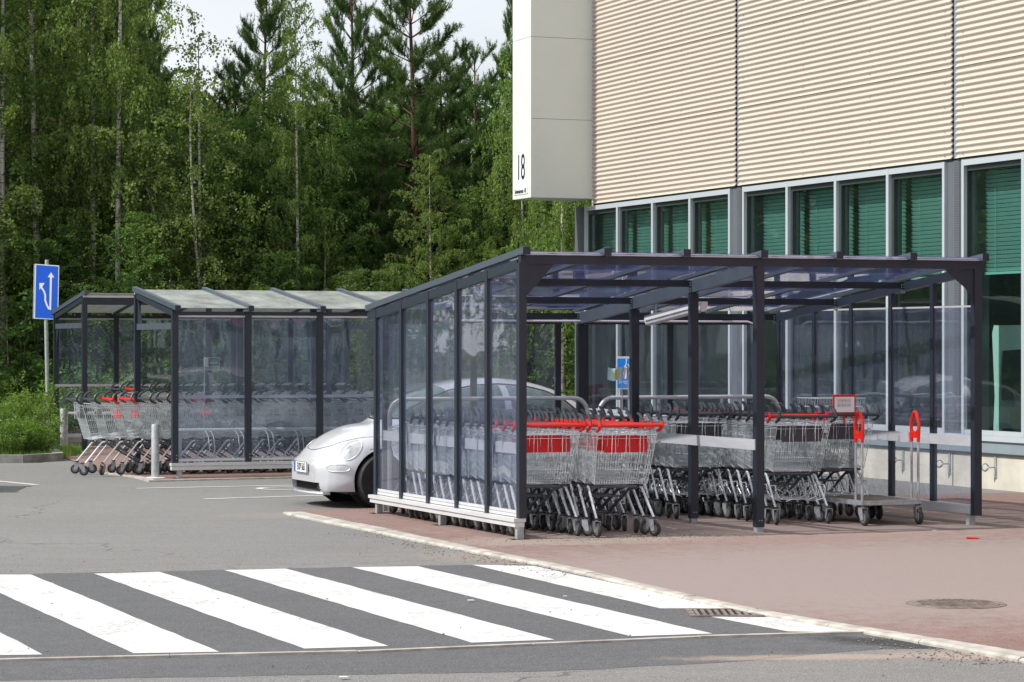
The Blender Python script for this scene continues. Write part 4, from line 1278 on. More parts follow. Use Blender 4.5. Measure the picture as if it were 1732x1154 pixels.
def make_trolley(name_label, bar_mat, elbow_mat, plate_mat, rack=False, z_add=0.0, small_tray=True):
    o = bpy.data.objects.new('shopping_trolley', None)
    o.empty_display_size = 0.2
    COL.objects.link(o)
    tag(o, name_label, 'shopping trolley')
    bm_, rt, rb, ft, fb = basket_mesh(z_add)
    bk = bm_.build('wire_basket', M['zinc'], o)
    rim_mesh(rt, rb, ft, fb).build('basket_rim', M['zinc_tube'], o, smooth=True)
    # frame: tube legs rise from the rear casters, arch over and run down to the front casters
    bar = MB()
    zt = 0.448 + z_add
    for sd in (-1, 1):
        MB().tube([(sd * 0.285, 0.022, 0.168), (sd * 0.270, 0.215, zt - 0.045), (sd * 0.262, 0.245, zt - 0.012), (sd * 0.255, 0.29, zt)], 0.0125, 8).build('frame_tube', M['zinc_tube'], o, smooth=True)
        bar.beam((sd * 0.254, 0.27, zt - 0.004), (sd * 0.215, 0.42, zt - 0.045), 0.014, 0.030)
        bar.beam((sd * 0.215, 0.42, zt - 0.045), (sd * 0.185, 0.80, 0.175), 0.014, 0.030)
    bar.tube([(-0.185, 0.80, 0.178), (0.185, 0.80, 0.178)], 0.012, 6)
    bar.tube([(-0.25, 0.30, zt - 0.01), (0.25, 0.30, zt - 0.01)], 0.012, 6)
    bar.tube([(-0.205, 0.56, 0.34 + z_add * .6), (0.205, 0.56, 0.34 + z_add * .6)], 0.010, 6)
    bar.build('frame_bar', M['steel_dark'], o)
    for x in (-0.20, 0.20): MB().box(x - 0.022, x + 0.022, rb[0] - 0.01, rb[0] + 0.04, rb[1] - 0.028, rb[1] - 0.006).build('basket_mount', M['grip'], o)
    # handle bar, elbows, upright grips
    zh = 1.012 + z_add
    MB().tube([(-0.305, -0.105, zh), (0.305, -0.105, zh)], 0.0155, 8).build('handle_bar', bar_mat, o, smooth=True)
    for sd in (-1, 1):
        MB().tube([(sd * 0.300, -0.02, zh - 0.055), (sd * 0.308, -0.075, zh - 0.035), (sd * 0.312, -0.112, zh), (sd * 0.308, -0.100, zh + 0.035)], [0.013, 0.016, 0.018, 0.0165], 8).build('handle_elbow', elbow_mat, o, smooth=True)
        MB().tube([(sd * 0.308, -0.102, zh + 0.030), (sd * 0.304, -0.082, zh + 0.062), (sd * 0.300, -0.045, zh + 0.088), (sd * 0.298, -0.005, zh + 0.094)], [0.0165, 0.016, 0.0155, 0.011], 8).build('grip', M['grip'], o, smooth=True)
    # seat flap plate
    MB().box(-0.215, 0.215, 0.012, 0.018, 0.765 + z_add, 0.915 + z_add).build('seat_plate', plate_mat, o)
    # coin lock with chain
    ck = MB()
    ck.box(0.205, 0.232, -0.085, -0.055, zh - 0.16, zh - 0.13)
    for k in range(6):
        ck.tube([(0.218 + (0.004 if k % 2 else -0.004), -0.07, zh - 0.02 - k * 0.02), (0.218, -0.07, zh - 0.035 - k * 0.02)], 0.0032, 4)
    ck.build('coin_lock', M['zinc_tube'], o)
    if rack:
        rk = MB()
        zr = 0.235
        rk.tube([(-0.235, 0.12, zr + 0.10), (-0.225, 0.05, zr + 0.02), (-0.20, 0.09, zr), (-0.165, 0.74, zr - 0.02), (0.165, 0.74, zr - 0.02), (0.20, 0.09, zr), (0.225, 0.05, zr + 0.02), (0.235, 0.12, zr + 0.10)], 0.0048, 5)
        for k in range(11):
            f = -0.9 + 1.8 * k / 10
            rk.wire((0.20 * f, 0.10, zr), (0.165 * f, 0.74, zr - 0.02), 0.0026)
        for k in range(7):
            y = 0.14 + 0.09 * k
            rk.wire((-0.195, y, zr), (0.195, y, zr), 0.0028)
        for sd in (-1, 1):
            rk.tube([(sd * 0.262, 0.16, 0.37), (sd * 0.268, 0.06, 0.38), (sd * 0.272, 0.03, 0.34), (sd * 0.268, 0.05, 0.25), (sd * 0.19, 0.08, 0.22)], 0.0052, 5)
            rk.tube([(sd * 0.15, 0.05, 0.33), (sd * 0.10, 0.04, 0.30), (sd * 0.09, 0.05, 0.24), (sd * 0.15, 0.06, 0.22)], 0.0042, 5)
        rk.build('lower_rack', M['zinc_tube'], o, smooth=True)
    for (x, y, a) in ((-0.285, 0.0, 0.0), (0.285, 0.0, 0.0), (-0.185, 0.79, 0.0), (0.185, 0.79, 0.0)):
        c = put('caster', CM['fork'], o, (x, y - 0.0, 0), a)
        put('wheel', CM['wheel'], c)
        put('hub', CM['hub'], c)
        put('collar', CM['collar'], c)
    return o
KINDS = {
    'redred': make_trolley('', M['red'], M['red'], M['redplate']),
    'darkred': make_trolley('', M['greybar'], M['red'], M['redplate']),
    'dark': make_trolley('', M['greybar'], M['grip'], M['greybar']),
    'rack': make_trolley('', M['greybar'], M['grip'], M['greybar'], rack=True, z_add=0.035),
    'rackred': make_trolley('', M['red'], M['red'], M['greybar'], rack=True, z_add=0.035),
}
USED = {}
ORD = ['first', 'second', 'third', 'fourth', 'fifth', 'sixth', 'seventh', 'eighth', 'ninth', 'tenth', 'eleventh', 'twelfth', 'thirteenth', 'fourteenth', 'fifteenth', 'sixteenth', 'seventeenth', 'eighteenth', 'nineteenth', 'twentieth', 'twenty-first', 'twenty-second']
KWORD = {'redred': 'red-handled', 'darkred': 'red-and-grey-handled', 'dark': 'grey-handled', 'rack': 'grey-handled racked', 'rackred': 'red-handled racked'}
def trolley(kind, t, s, rot, label, group):
    if kind not in USED:
        o = KINDS[kind]
        USED[kind] = o
    else:
        o = copy_tree(USED[kind])
    o.location = site(t, s, 0.013)
    o.rotation_euler = (0, 0, A + rot)
    o['label'] = label
    o['group'] = group
    # casters swivel freely
    for ch in o.children:
        if ch.name.startswith('caster'):
            y = ch.location.y
            ch.rotation_euler = (0, 0, random.choice([0, 0, 0.2, -0.25, 0.5, -0.6, 0.9, 2.9, -1.2]) if True else 0)
    return o
def row(kinds, t, s, dt, ds, rot, where, group, end_word):
    for i, k in enumerate(kinds):
        lb = f'{KWORD[k]} shopping trolley, {ORD[i]} from the {end_word} {where}'
        trolley(k, t + dt * i + random.uniform(-0.010, 0.010), s + ds * i + random.uniform(-0.012, 0.012), rot + random.uniform(-0.022, 0.022), lb, group)
row(['redred'] * 3 + ['darkred'] + ['dark'] * 11, 0.33, 0.14, 0, 0.21, 0, 'in the left wall row', 'nested trolleys along the left wall', 'front')
row(['redred'] * 9 + ['dark'] * 6, 0.975, -0.12, 0, 0.215, 0, 'in the second row', 'nested trolleys in the second row', 'front')
row(['dark'] * 5, 1.68, 2.15, 0, 0.215, 0, 'in the short row before the rail', 'nested trolleys in the short row', 'front')
row(['rack', 'rack', 'rack', 'rack', 'rack', 'rack'], 2.72, 1.9, 0, 0.215, 0, 'in the row behind two posts', 'nested trolleys behind the middle posts', 'front')
row(['rack', 'rackred', 'rackred'] + ['rack'] * 8 + ['rackred'], 3.25, 0.76, 0, 0.21, 0, 'in the row right of the front post', 'nested trolleys right of the front middle post', 'front')
row(['rack', 'rack', 'rackred'] + ['rack'] * 6, 3.98, 1.22, 0, 0.215, 0, 'in the row behind the cart', 'nested trolleys behind the flatbed cart', 'front')
row(['dark', 'dark', 'redred', 'redred', 'dark', 'dark', 'dark', 'redred', 'dark', 'dark', 'dark', 'dark', 'dark', 'dark', 'dark', 'dark', 'dark', 'dark'], -1.16, 12.98, 0.245, 0, -R(90), 'of the far spilling row', 'nested trolleys in the far shelter', 'open end')
row(['dark', 'redred'] + ['dark'] * 16, 1.25, 20.75, 0.24, 0, -R(90), 'in the farthest shelter', 'nested trolleys in the farthest shelter', 'left end')

M['white_sheet'] = simple('white_paper', (0.88, 0.88, 0.88), 0.6, var=0.02)
# raised wire carrier with the red framed notice, on the right-hand row
wb = thing('wire_carrier', 'shallow wire carrier raised above the trolleys, with red framed notice', 'wire basket', 4.06, 1.48, 1.045)
w = MB()
x0, x1, y0, y1, h = -0.25, 0.25, 0.0, 0.42, 0.17
for z, e in ((h, 0.02), (0.0, 0.0), (h * .5, 0.01)):
    w.tube([(x0 - e, y0 - e, z), (x1 + e, y0 - e, z), (x1 + e, y1, z), (x0 - e, y1, z)], 0.0045, 4, closed=True)
for k in range(15):
    x = x0 + (x1 - x0) * k / 14
    w.wire((x, y0, 0), (x, y0 - 0.02, h), 0.0024); w.wire((x, y1, 0), (x, y1, h), 0.0024); w.wire((x, y0, 0), (x, y1, 0), 0.0024)
for k in range(12):
    y = y0 + (y1 - y0) * k / 11
    w.wire((x0, y, 0), (x0 - .02, y, h), 0.0024); w.wire((x1, y, 0), (x1 + .02, y, h), 0.0024); w.wire((x0, y, 0), (x1, y, 0), 0.0024)
for sd in (x0, x1):
    w.tube([(sd, 0.05, 0), (sd, -0.02, -0.12)], 0.006, 5); w.tube([(sd, 0.35, 0), (sd, 0.42, -0.12)], 0.006, 5)
w.build('wire_mesh', M['zinc'], wb)
nt_ = thing('notice_board', 'red framed white notice with rows of small pictograms above the trolleys', 'notice', 3.90, 1.12, 1.075)
MB().box(-0.125, 0.125, 0.0, 0.012, 0.0, 0.185).build('frame', M['red'], nt_)
MB().box(-0.110, 0.110, -0.003, -0.001, 0.012, 0.162).build('sheet', M['white_sheet'], nt_)
MB().beam((0, 0.006, 0), (0, 0.006, -0.10), 0.02, 0.01, (0, 1, 0)).build('stem', M['red'], nt_)
pg = MB(); pr = MB()
for j in range(2):
    for i in range(4):
        x, z = -0.078 + i * 0.038, 0.108 - j * 0.045
        tgt = pr if (i + j) % 3 == 0 else pg
        for (a, b, c, d) in ((0, .030, 0, .0015), (0, .030, .032, .0335), (0, .0015, .003, .031), (.0285, .030, .003, .031)):
            pg.box(x + a, x + b, -0.0048, -0.0032, z + c, z + d)
        tgt.box(x + 0.011, x + 0.019, -0.0048, -0.0032, z + 0.010, z + 0.024)
pg.build('pictogram_grid', M['text'], nt_)
pr.build('pictogram_marks', M['red'], nt_)

# flags of small children's trolleys
def flag(label, t, s, z0, z1, h, w, mat, pos, rot=0, dark=False):
    o = thing('trolley_flag', label, 'flag', t, s, 0.45, rot)
    MB().tube([(0, 0, 0), (0, 0, z1 - 0.45 + h)], 0.006, 6).build('pole', M['galv'], o)
    z0_ = z1 - 0.45
    rows = []
    for j in range(7):
        zz_ = z0_ + h * j / 6
        rows.append([(pos * w * i / 8, 0.012 * math.sin(i * 1.1 + j * 0.2), zz_ + 0.008 * math.sin(i * 0.9)) for i in range(9)])
    mb = MB().grid(rows)
    mb.grid([[(x, y + 0.004, z) for (x, y, z) in r_[::-1]] for r_ in rows])
    mb.build('cloth', mat, o)
    return o, z0_, h
f1, z_, h_ = flag('pale cyan flag with yellow figure on a thin pole between trolleys', 2.13, 2.55, 0, 1.395, 0.125, 0.16, M['cyan'], -1)
fy = MB()
fy.lathe([(0.014, -0.003), (0.014, 0)], (-0.078, -0.016, z_ + 0.095), axis='y', n=12)
fy.box(-0.092, -0.064, -0.019, -0.016, z_ + 0.022, z_ + 0.082)
fy.build('yellow_figure', M['yellow'], f1)
flag('small white flag on a thin pole just right of the cyan flag', 2.22, 2.60, 0, 1.415, 0.12, 0.05, M['white'], -1)
f3, z_, h_ = flag('thin outlined flag on a pole behind the far shelter pane', -0.02 + 0.46, 12.55, 0, 1.46, 0.125, 0.21, M['pane_far'], 1)
ol = MB()
ol.box(0.0, 0.05, -0.020, -0.016, z_ + 0.0, z_ + 0.125)
ol.box(0.05, 0.21, -0.020, -0.016, z_ + 0.0, z_ + 0.007)
ol.box(0.05, 0.21, -0.020, -0.016, z_ + 0.118, z_ + 0.125)
ol.box(0.203, 0.21, -0.020, -0.016, z_ + 0.007, z_ + 0.118)
for k in range(7): ol.box(0.075 + k * 0.017, 0.086 + k * 0.017, -0.020, -0.016, z_ + 0.040, z_ + 0.060)
for k in range(11): ol.box(0.075 + k * 0.011, 0.082 + k * 0.011, -0.020, -0.016, z_ + 0.072, z_ + 0.078)
ol.build('outline_print', M['signwhite'], f3)

# ------------------------------------------------------------------ flatbed cart
fc = thing('flatbed_cart', 'flatbed cart with brown deck and two bright red loop handles', 'flatbed cart', 4.0, 0.36, 0.013)
MB().box(-0.30, 0.30, 0.03, 0.99, 0.215, 0.235).build('deck', M['wood'], fc)
eg = MB()
eg.box(-0.325, 0.325, 0.0, 0.028, 0.195, 0.240); eg.box(-0.325, 0.325, 0.992, 1.02, 0.195, 0.240)
eg.box(-0.325, -0.302, 0.028, 0.992, 0.195, 0.240); eg.box(0.302, 0.325, 0.028, 0.992, 0.195, 0.240)
eg.build('deck_edge', M['galv'], fc)
for (x, y, a) in ((-0.30, 0.0, 0.1), (0.30, 0.0, -0.1), (-0.28, 0.74, 0.5), (0.28, 0.74, -0.2)):
    c = put('caster', CM['fork'], fc, (x, y, 0), a, (1.15, 1.15, 1.15))
    put('wheel', CM['wheel'], c); put('hub', CM['hub'], c); put('collar', CM['collar'], c)
for sd in (-1, 1):
    x = sd * 0.31
    for y in (0.03, 0.155):
        MB().tube([(x, y, 0.18), (x, y, 0.86)], 0.0125, 8).build('handle_tube', M['galv'], fc, smooth=True)
    h = MB().tube([(x, 0.155, 0.80), (x, 0.160, 0.90), (x, 0.165, 0.97), (x, 0.125, 1.06), (x, 0.105, 1.085), (x, 0.08, 1.085), (x, 0.055, 1.06), (x, 0.018, 0.97), (x, 0.022, 0.90), (x, 0.03, 0.80)], 0.0175, 8)
    h.box(x - 0.016, x + 0.016, 0.03, 0.155, 0.835, 0.875)
    h.beam((x, 0.035, 0.90), (x, 0.10, 0.862), 0.03, 0.03); h.beam((x, 0.15, 0.90), (x, 0.085, 0.862), 0.03, 0.03)
    h.build('loop_handle', M['red_cart'], fc, smooth=True)
# ------------------------------------------------------------------ cars
def car_paint(name, col, metal=0.55):
    m, nt, out = new_mat(name)
    p = nt.nodes.new('ShaderNodeBsdfPrincipled')
    fl = noise(nt, 900, 1)
    dirt = noise(nt, 3.0, 6, rough=0.7)
    c = mixc(nt, remap(nt, fl, 0.4, 0.6), tuple(x * 0.93 for x in col), col)
    c = mixc(nt, remap(nt, dirt, 0.5, 0.8, 0, 0.15), c, (0.35, 0.33, 0.30))
    nt.links.new(c, p.inputs['Base Color'])
    p.inputs['Metallic'].default_value = metal
    nt.links.new(remap(nt, dirt, 0.3, 0.8, 0.34, 0.46), p.inputs['Roughness'])
    p.inputs['Coat Weight'].default_value = 0.9
    p.inputs['Coat Roughness'].default_value = 0.05
    nt.links.new(p.outputs[0], out.inputs['Surface'])
    return m
M['silver'] = car_paint('silver_car_paint', (0.64, 0.65, 0.69), 0.35)
M['whitecar'] = car_paint('white_car_paint', (0.74, 0.74, 0.74), 0.05)
M['carglass'] = glass('tinted_car_glass', (0.42, 0.52, 0.50), haze=0.03, haze_col=(0.25, 0.3, 0.3), wav=0.0, gl=1.0, ior=1.6)
M['carblack'] = simple('black_car_plastic', (0.02, 0.02, 0.022), 0.5, var=0.1)
M['lens'] = simple('clear_lamp_lens', (0.58, 0.60, 0.60), 0.12, metal=0.25, var=0.12, vscale=18, coat=1.0)
M['lens_in'] = simple('lamp_reflector', (0.75, 0.77, 0.78), 0.12, metal=0.9, var=0.2, vscale=30)
M['rim'] = simple('alloy_rim', (0.45, 0.46, 0.48), 0.35, metal=0.8, var=0.1)
M['tyre'] = simple('tyre_rubber', (0.022, 0.022, 0.023), 0.75, var=0.2, vscale=20)
M['tail'] = simple('red_tail_lamp', (0.4, 0.01, 0.01), 0.15, coat=1.0)
M['mesh'] = simple('beige_grille_mesh', (0.30, 0.28, 0.22), 0.5, metal=0.4, var=0.3, vscale=40)
M['seatc'] = simple('car_interior', (0.035, 0.04, 0.042), 0.8)

def sect_loft(stn, p=0.9, q=0.85, n=14):
    """stn: x, half width, belt z, top z, bottom z, side bulge; closed loft"""
    rows = []
    for (x, w, zb, zt, z0) in stn:
        r_ = []
        # bottom centre -> side -> top centre -> other side
        half = [(0.0, z0), (w * 0.80, z0), (w * 0.95, z0 + 0.03), (w, z0 + (zb - z0) * 0.45), (w * 1.0, zb)]
        for k in range(1, n + 1):
            a = math.pi / 2 * k / n
            half.append((w * max(0, math.cos(a)) ** p, zb + (zt - zb) * math.sin(a) ** q))
        full = half + [(-y, z) for (y, z) in half[-2:0:-1]]
        rows.append([(x, -y, z) for (y, z) in full])
    m = len(rows[0])
    mb = MB()
    vs = [p_ for r_ in rows for p_ in r_]
    fs = [(i * m + k, (i + 1) * m + k, (i + 1) * m + (k + 1) % m, i * m + (k + 1) % m) for i in range(len(rows) - 1) for k in range(m)]
    fs.append(tuple(range(m)))
    fs.append(tuple((len(rows) - 1) * m + k for k in range(m - 1, -1, -1)))
    return mb.add(vs, fs)

def ellipsoid(c, r_, e=1.0, nu=28, nv=18):
    mb = MB()
    rows = []
    def sp(v, e_): return math.copysign(abs(v) ** e_, v)
    for i in range(1, nv):
        a = -math.pi / 2 + math.pi * i / nv
        rows.append([(c[0] + r_[0] * sp(math.cos(a), e) * sp(math.cos(b), e), c[1] + r_[1] * sp(math.cos(a), e) * sp(math.sin(b), e), c[2] + r_[2] * sp(math.sin(a), e)) for b in [2 * math.pi * k / nu for k in range(nu)]])
    vs = [p for r0 in rows for p in r0] + [(c[0], c[1], c[2] - r_[2]), (c[0], c[1], c[2] + r_[2])]
    fs = [(i * nu + k, i * nu + (k + 1) % nu, (i + 1) * nu + (k + 1) % nu, (i + 1) * nu + k) for i in range(len(rows) - 1) for k in range(nu)]
    b0, t0 = len(vs) - 2, len(vs) - 1
    for k in range(nu):
        fs.append((k, b0, (k + 1) % nu))
        fs.append(((len(rows) - 1) * nu + k, (len(rows) - 1) * nu + (k + 1) % nu, t0))
    return mb.add(vs, fs)

def fuse(mb, cutters, mat, voxel=0.02, smooth_it=6):
    me = mb.mesh('body', mat)
    bm = bmesh.new(); bm.from_mesh(me); bmesh.ops.recalc_face_normals(bm, faces=bm.faces); bm.to_mesh(me); bm.free()
    o = bpy.data.objects.new('body', me)
    COL.objects.link(o)
    r_ = o.modifiers.new('r', 'REMESH'); r_.mode = 'VOXEL'; r_.voxel_size = voxel
    s_ = o.modifiers.new('s', 'SMOOTH'); s_.iterations = smooth_it; s_.factor = 0.5
    tmp = []
    for c in cutters:
        cm = c.mesh('cut', None)
        bm = bmesh.new(); bm.from_mesh(cm); bmesh.ops.recalc_face_normals(bm, faces=bm.faces); bm.to_mesh(cm); bm.free()
        co = bpy.data.objects.new('cut', cm)
        COL.objects.link(co)
        b = o.modifiers.new('b', 'BOOLEAN'); b.operation = 'DIFFERENCE'; b.solver = 'FAST'; b.object = co
        tmp.append(co)
    dg = bpy.context.evaluated_depsgraph_get()
    dg.update()
    out = bpy.data.meshes.new_from_object(o.evaluated_get(dg))
    bpy.data.objects.remove(o)
    for t_ in tmp: bpy.data.objects.remove(t_)
    out.name = 'body'
    out.materials.clear(); out.materials.append(mat)
    out.shade_smooth()
    try: out.set_sharp_from_angle(angle=R(42))
    except Exception: pass
    return out

class Proj:
    def __init__(self, me):
        self.b = BVHTree.FromPolygons([v.co[:] for v in me.vertices], [tuple(p.vertices) for p in me.polygons])
    def ray(self, o, d, off=0.004):
        h, n, i, dist = self.b.ray_cast(Vector(o), Vector(d).normalized())
        if h is None: return None
        if n.dot(Vector(d)) > 0: n = -n
        return h + n * off
def side_patch(pj, xs, lo, hi, side, off=0.004, n=8):
    rows = []
    for x in xs:
        r_ = []
        a, b = lo(x), hi(x)
        for k in range(n + 1):
            p = pj.ray((x, side * 2, a + (b - a) * k / n), (0, -side, 0), off)
            r_.append(p if p is not None else (r_[-1] if r_ else Vector((x, side * 0.4, a))))
        rows.append(r_ if side < 0 else r_[::-1])
    return MB().grid(rows)
def top_patch(pj, ys, lo, hi, d=(0, 0, -1), z=3.0, off=0.004, n=8):
    rows = []
    for y in ys:
        r_ = []
        a, b = lo(y), hi(y)
        for k in range(n + 1):
            p = pj.ray((a + (b - a) * k / n - d[0] / abs(d[2]) * 2, y, 1.0 + 2.0), d, off)
            r_.append(p if p is not None else (r_[-1] if r_ else Vector((a, y, 1))))
        rows.append(r_)
    return MB().grid(rows)
def interp(tab):
    def f(x):
        for (a, va), (b, vb) in zip(tab, tab[1:]):
            if x <= b: 
                k = (x - a) / (b - a)
                k = max(0, min(1, k))
                return va + (vb - va) * k
        return tab[-1][1]
    return f
def lin(a, b, n): return [a + (b - a) * k / n for k in range(n + 1)]
def smooth_tab(tab, xs):
    """catmull-rom through a table of tuples keyed on the first entry"""
    out = []
    for x in xs:
        i = max(j for j in range(len(tab) - 1) if tab[j][0] <= x + 1e-9)
        p1, p2 = tab[i], tab[i + 1]
        p0 = tab[i - 1] if i else p1
        p3 = tab[i + 2] if i + 2 < len(tab) else p2
        u = (x - p1[0]) / (p2[0] - p1[0])
        row = [x]
        for c in range(1, len(p1)):
            m1 = (p2[c] - p0[c]) / max(1e-6, p2[0] - p0[0]) * (p2[0] - p1[0])
            m2 = (p3[c] - p1[c]) / max(1e-6, p3[0] - p1[0]) * (p2[0] - p1[0])
            row.append((2 * u**3 - 3 * u**2 + 1) * p1[c] + (u**3 - 2 * u**2 + u) * m1 + (-2 * u**3 + 3 * u**2) * p2[c] + (u**3 - u**2) * m2)
        out.append(tuple(row))
    return out

def wheel_parts(root, x, y, side, r_=0.31, w=0.205):
    prof = [(r_ * 0.66, -w / 2), (r_ * 0.93, -w / 2), (r_ * 0.985, -w / 2 + 0.02), (r_, -w / 2 + 0.045), (r_, w / 2 - 0.045), (r_ * 0.985, w / 2 - 0.02), (r_ * 0.93, w / 2), (r_ * 0.66, w / 2)]
    wo = MB().lathe(prof, (x, y, r_), axis='y', n=40).build('wheel', M['tyre'], root, smooth=True)
    tr = MB()
    for k in range(60):
        a = 2 * math.pi * k / 60
        for (ya, yb) in ((-w / 2 + .03, -0.02), (0.02, w / 2 - 0.03)):
            c = Vector((x + (r_ + 0.001) * math.cos(a), y + (ya + yb) / 2, r_ + (r_ + 0.001) * math.sin(a)))
            tr.beam(c + Vector((0, (ya - yb) / 2, 0)), c + Vector((0, (yb - ya) / 2, 0)), 0.018, 0.008, (math.cos(a), 0, math.sin(a)))
    o = tr.build('tread_blocks', M['tyre'], wo); o['kind'] = 'stuff'
    rm = MB().lathe([(0, side * w * 0.30), (r_ * 0.15, side * w * 0.34), (r_ * 0.2, side * w * 0.25), (r_ * 0.60, side * w * 0.30), (r_ * 0.66, side * w * 0.46), (r_ * 0.67, side * w * 0.2)], (x, y, r_), axis='y', n=32)
    for k in range(6):
        a = 2 * math.pi * k / 6
        rm.beam((x, y + side * w * 0.36, r_), (x + r_ * 0.62 * math.cos(a), y + side * w * 0.40, r_ + r_ * 0.62 * math.sin(a)), 0.05, 0.02, (0, 1, 0))
    rm.build('rim', M['rim'], wo, smooth=True)
    return wo

def beetle():
    root = thing('parked_car', 'silver rounded small car with bulging fenders parked nose left behind the shelter', 'car', 1.55, 5.62, 0.0)
    X0 = 2.04
    top = [(0.03, .30, .40, .50, .20), (0.10, .48, .46, .62, .18), (0.23, .57, .52, .715, .18), (0.40, .63, .56, .815, .18), (0.67, .665, .64, .91, .18), (0.94, .68, .66, .955, .18), (1.12, .70, .78, 1.075, .18), (1.4, .735, .84, 1.255, .18), (1.63, .75, .86, 1.355, .18), (1.95, .755, .87, 1.43, .18), (2.27, .755, .87, 1.455, .18), (2.55, .75, .87, 1.44, .18), (2.77, .745, .86, 1.405, .18), (3.0, .72, .84, 1.34, .18), (3.24, .68, .80, 1.24, .18), (3.5, .62, .72, 1.09, .18), (3.8, .50, .60, .87, .18), (3.98, .36, .50, .66, .20)]
    xs = lin(0.03, 3.98, 56)
    mb = sect_loft(smooth_tab(top, xs), p=0.72, q=0.92)
    low = [(0.0, .42, .36, .50, .17), (0.05, .58, .38, .535, .15), (0.14, .68, .40, .56, .145), (0.28, .755, .42, .585, .145), (0.45, .79, .44, .60, .15), (0.8, .79, .46, .60, .18), (1.3, .775, .50, .66, .19), (2.0, .775, .52, .70, .19), (2.8, .775, .50, .66, .19), (3.4, .80, .46, .60, .19), (3.75, .77, .42, .56, .20), (3.95, .66, .40, .52, .22), (4.08, .46, .38, .48, .25)]
    lo = sect_loft(smooth_tab(low, lin(0, 4.08, 44)), p=0.35, q=0.6)
    for (c, r_) in (((0.86, .56, .43), (.66, .275, .375)), ((0.86, -.56, .43), (.66, .275, .375)), ((3.30, .58, .45), (.72, .26, .43)), ((3.30, -.58, .45), (.72, .26, .43))):
        e = ellipsoid(c, r_, 0.82)
        lo.add(e.v, e.f)
    mb.add(lo.v, lo.f)
    xx = lambda x: (x if x > 0.83 else 0.83 - (0.83 - x) * 0.83) - X0
    mb.v = [(xx(x), y, z) for x, y, z in mb.v]
    cuts = []
    for xw in (0.83, 3.34):
        for sd in (-1, 1):
            cuts.append(MB().lathe([(0.352, -0.24), (0.352, 0.24)], (xw - X0, sd * 0.80, 0.315), axis='y', n=40))
    cuts.append(MB().box(-0.15 - X0, xx(0.12), -0.50, 0.50, 0.185, 0.285))
    cuts.append(MB().box(0.25 - X0, 4.2 - X0, -1.2, 1.2, -0.3, 0.19))
    # cabin hollow under the glass is left solid; the glass is dark
    me = fuse(mb, cuts, M['silver'], voxel=0.019, smooth_it=14)
    body = put('body', me, root)
    pj = Proj(me)
    # wheels and black arches
    for xw in (0.83, 3.34):
        for sd in (-1, 1):
            MB().lathe([(0.351, -0.04), (0.351, 0.004)] if sd > 0 else [(0.351, -0.004), (0.351, 0.04)], (xx(xw), sd * 0.565, 0.315), axis='y', n=32).build('wheel_well', M['carblack'], root)
            wheel_parts(root, xx(xw), sd * 0.735, sd)
    und = MB().box(xx(0.35), xx(3.8), -0.70, 0.70, 0.16, 0.185); und.build('underbody', M['carblack'], root)
    # side glass: door light and rear quarter light each side
    hi = interp([(1.10, 1.0), (1.25, 1.10), (1.45, 1.21), (1.7, 1.30), (2.0, 1.355), (2.3, 1.37), (2.6, 1.345), (2.85, 1.285), (3.05, 1.19), (3.2, 1.05), (3.25, 0.96)])
    lo_ = lambda x: 0.945
    hx = lambda x: hi(x + X0)
    for sd in (-1, 1):
        side_patch(pj, lin(xx(1.14), xx(2.28), 20), lo_, hx, sd).build('door_window', M['carglass'], root, smooth=True)
        side_patch(pj, lin(xx(2.36), xx(3.23), 16), lo_, hx, sd).build('quarter_window', M['carglass'], root, smooth=True)
        # dark rubber trim round the glass
        rim_ = []
        for x in lin(xx(1.12), xx(3.25), 40):
            p = pj.ray((x, sd * 2, hx(x) + 0.012), (0, -sd, 0), 0.004)
            if p: rim_.append(p)
        MB().tube(rim_, 0.009, 5).build('window_trim', M['carblack'], root)
        bl = [pj.ray((x, sd * 2, 0.938), (0, -sd, 0), 0.004) for x in lin(xx(1.12), xx(3.25), 24)]
        MB().tube([p for p in bl if p], 0.009, 5).build('belt_trim', M['carblack'], root)
        # shut lines
        for x0, x1 in ((1.20, 1.10), (2.40, 2.34)):
            ln = [pj.ray((xx(x1 + (x0 - x1) * k / 12), sd * 2, 0.25 + 0.66 * k / 12), (0, -sd, 0), 0.0) for k in range(13)]
            MB().tube([p for p in ln if p], 0.0035, 4).build('shut_line', M['carblack'], root)
        fl_ = [pj.ray((xx(x), sd * 2, 0.665 + 0.0 * x), (0, -sd, 0), 0.0) for x in lin(0.62, 1.15, 12)]
        MB().tube([p for p in fl_ if p], 0.003, 4).build('shut_line', M['carblack'], root)
        # headlight on the fender, oval, raked
        cen = Vector((xx(0.45), sd * 0.655, 0.635))
        dirv = Vector((1, -sd * 0.75, -0.42)).normalized()
        u = Vector((dirv.y, -dirv.x, 0)).normalized() * (1 if sd < 0 else -1)
        v = dirv.cross(u).normalized()
        if v.z < 0: v = -v
        def disc(rx, ry, off, rings=4, n=24, tilt=0.35):
            rows = []
            for j in range(rings + 1):
                r0 = []
                for k in range(n + 1):
                    a = 2 * math.pi * k / n
                    ex, ey = rx * (j / rings) * math.cos(a), ry * (j / rings) * math.sin(a)
                    ex, ey = ex * math.cos(tilt) - ey * math.sin(tilt), ex * math.sin(tilt) + ey * math.cos(tilt)
                    o_ = cen + u * ex + v * ey - dirv * 1.0
                    dome = 0.004 * (1 - (j / rings) ** 2)
                    p = pj.ray(o_, dirv, off + dome)
                    r0.append(p if p is not None else cen)
                rows.append(r0)
            return rows
        rows = disc(0.105, 0.140, 0.002, tilt=-0.45 * (1 if sd < 0 else -1))
        hl = MB().grid(rows).build('headlight', M['lens'], root, smooth=True)
        MB().tube(rows[-1][:-1], 0.007, 5, closed=True).build('headlight_ring', M['alu'], hl)
        rows = disc(0.04, 0.045, 0.007)
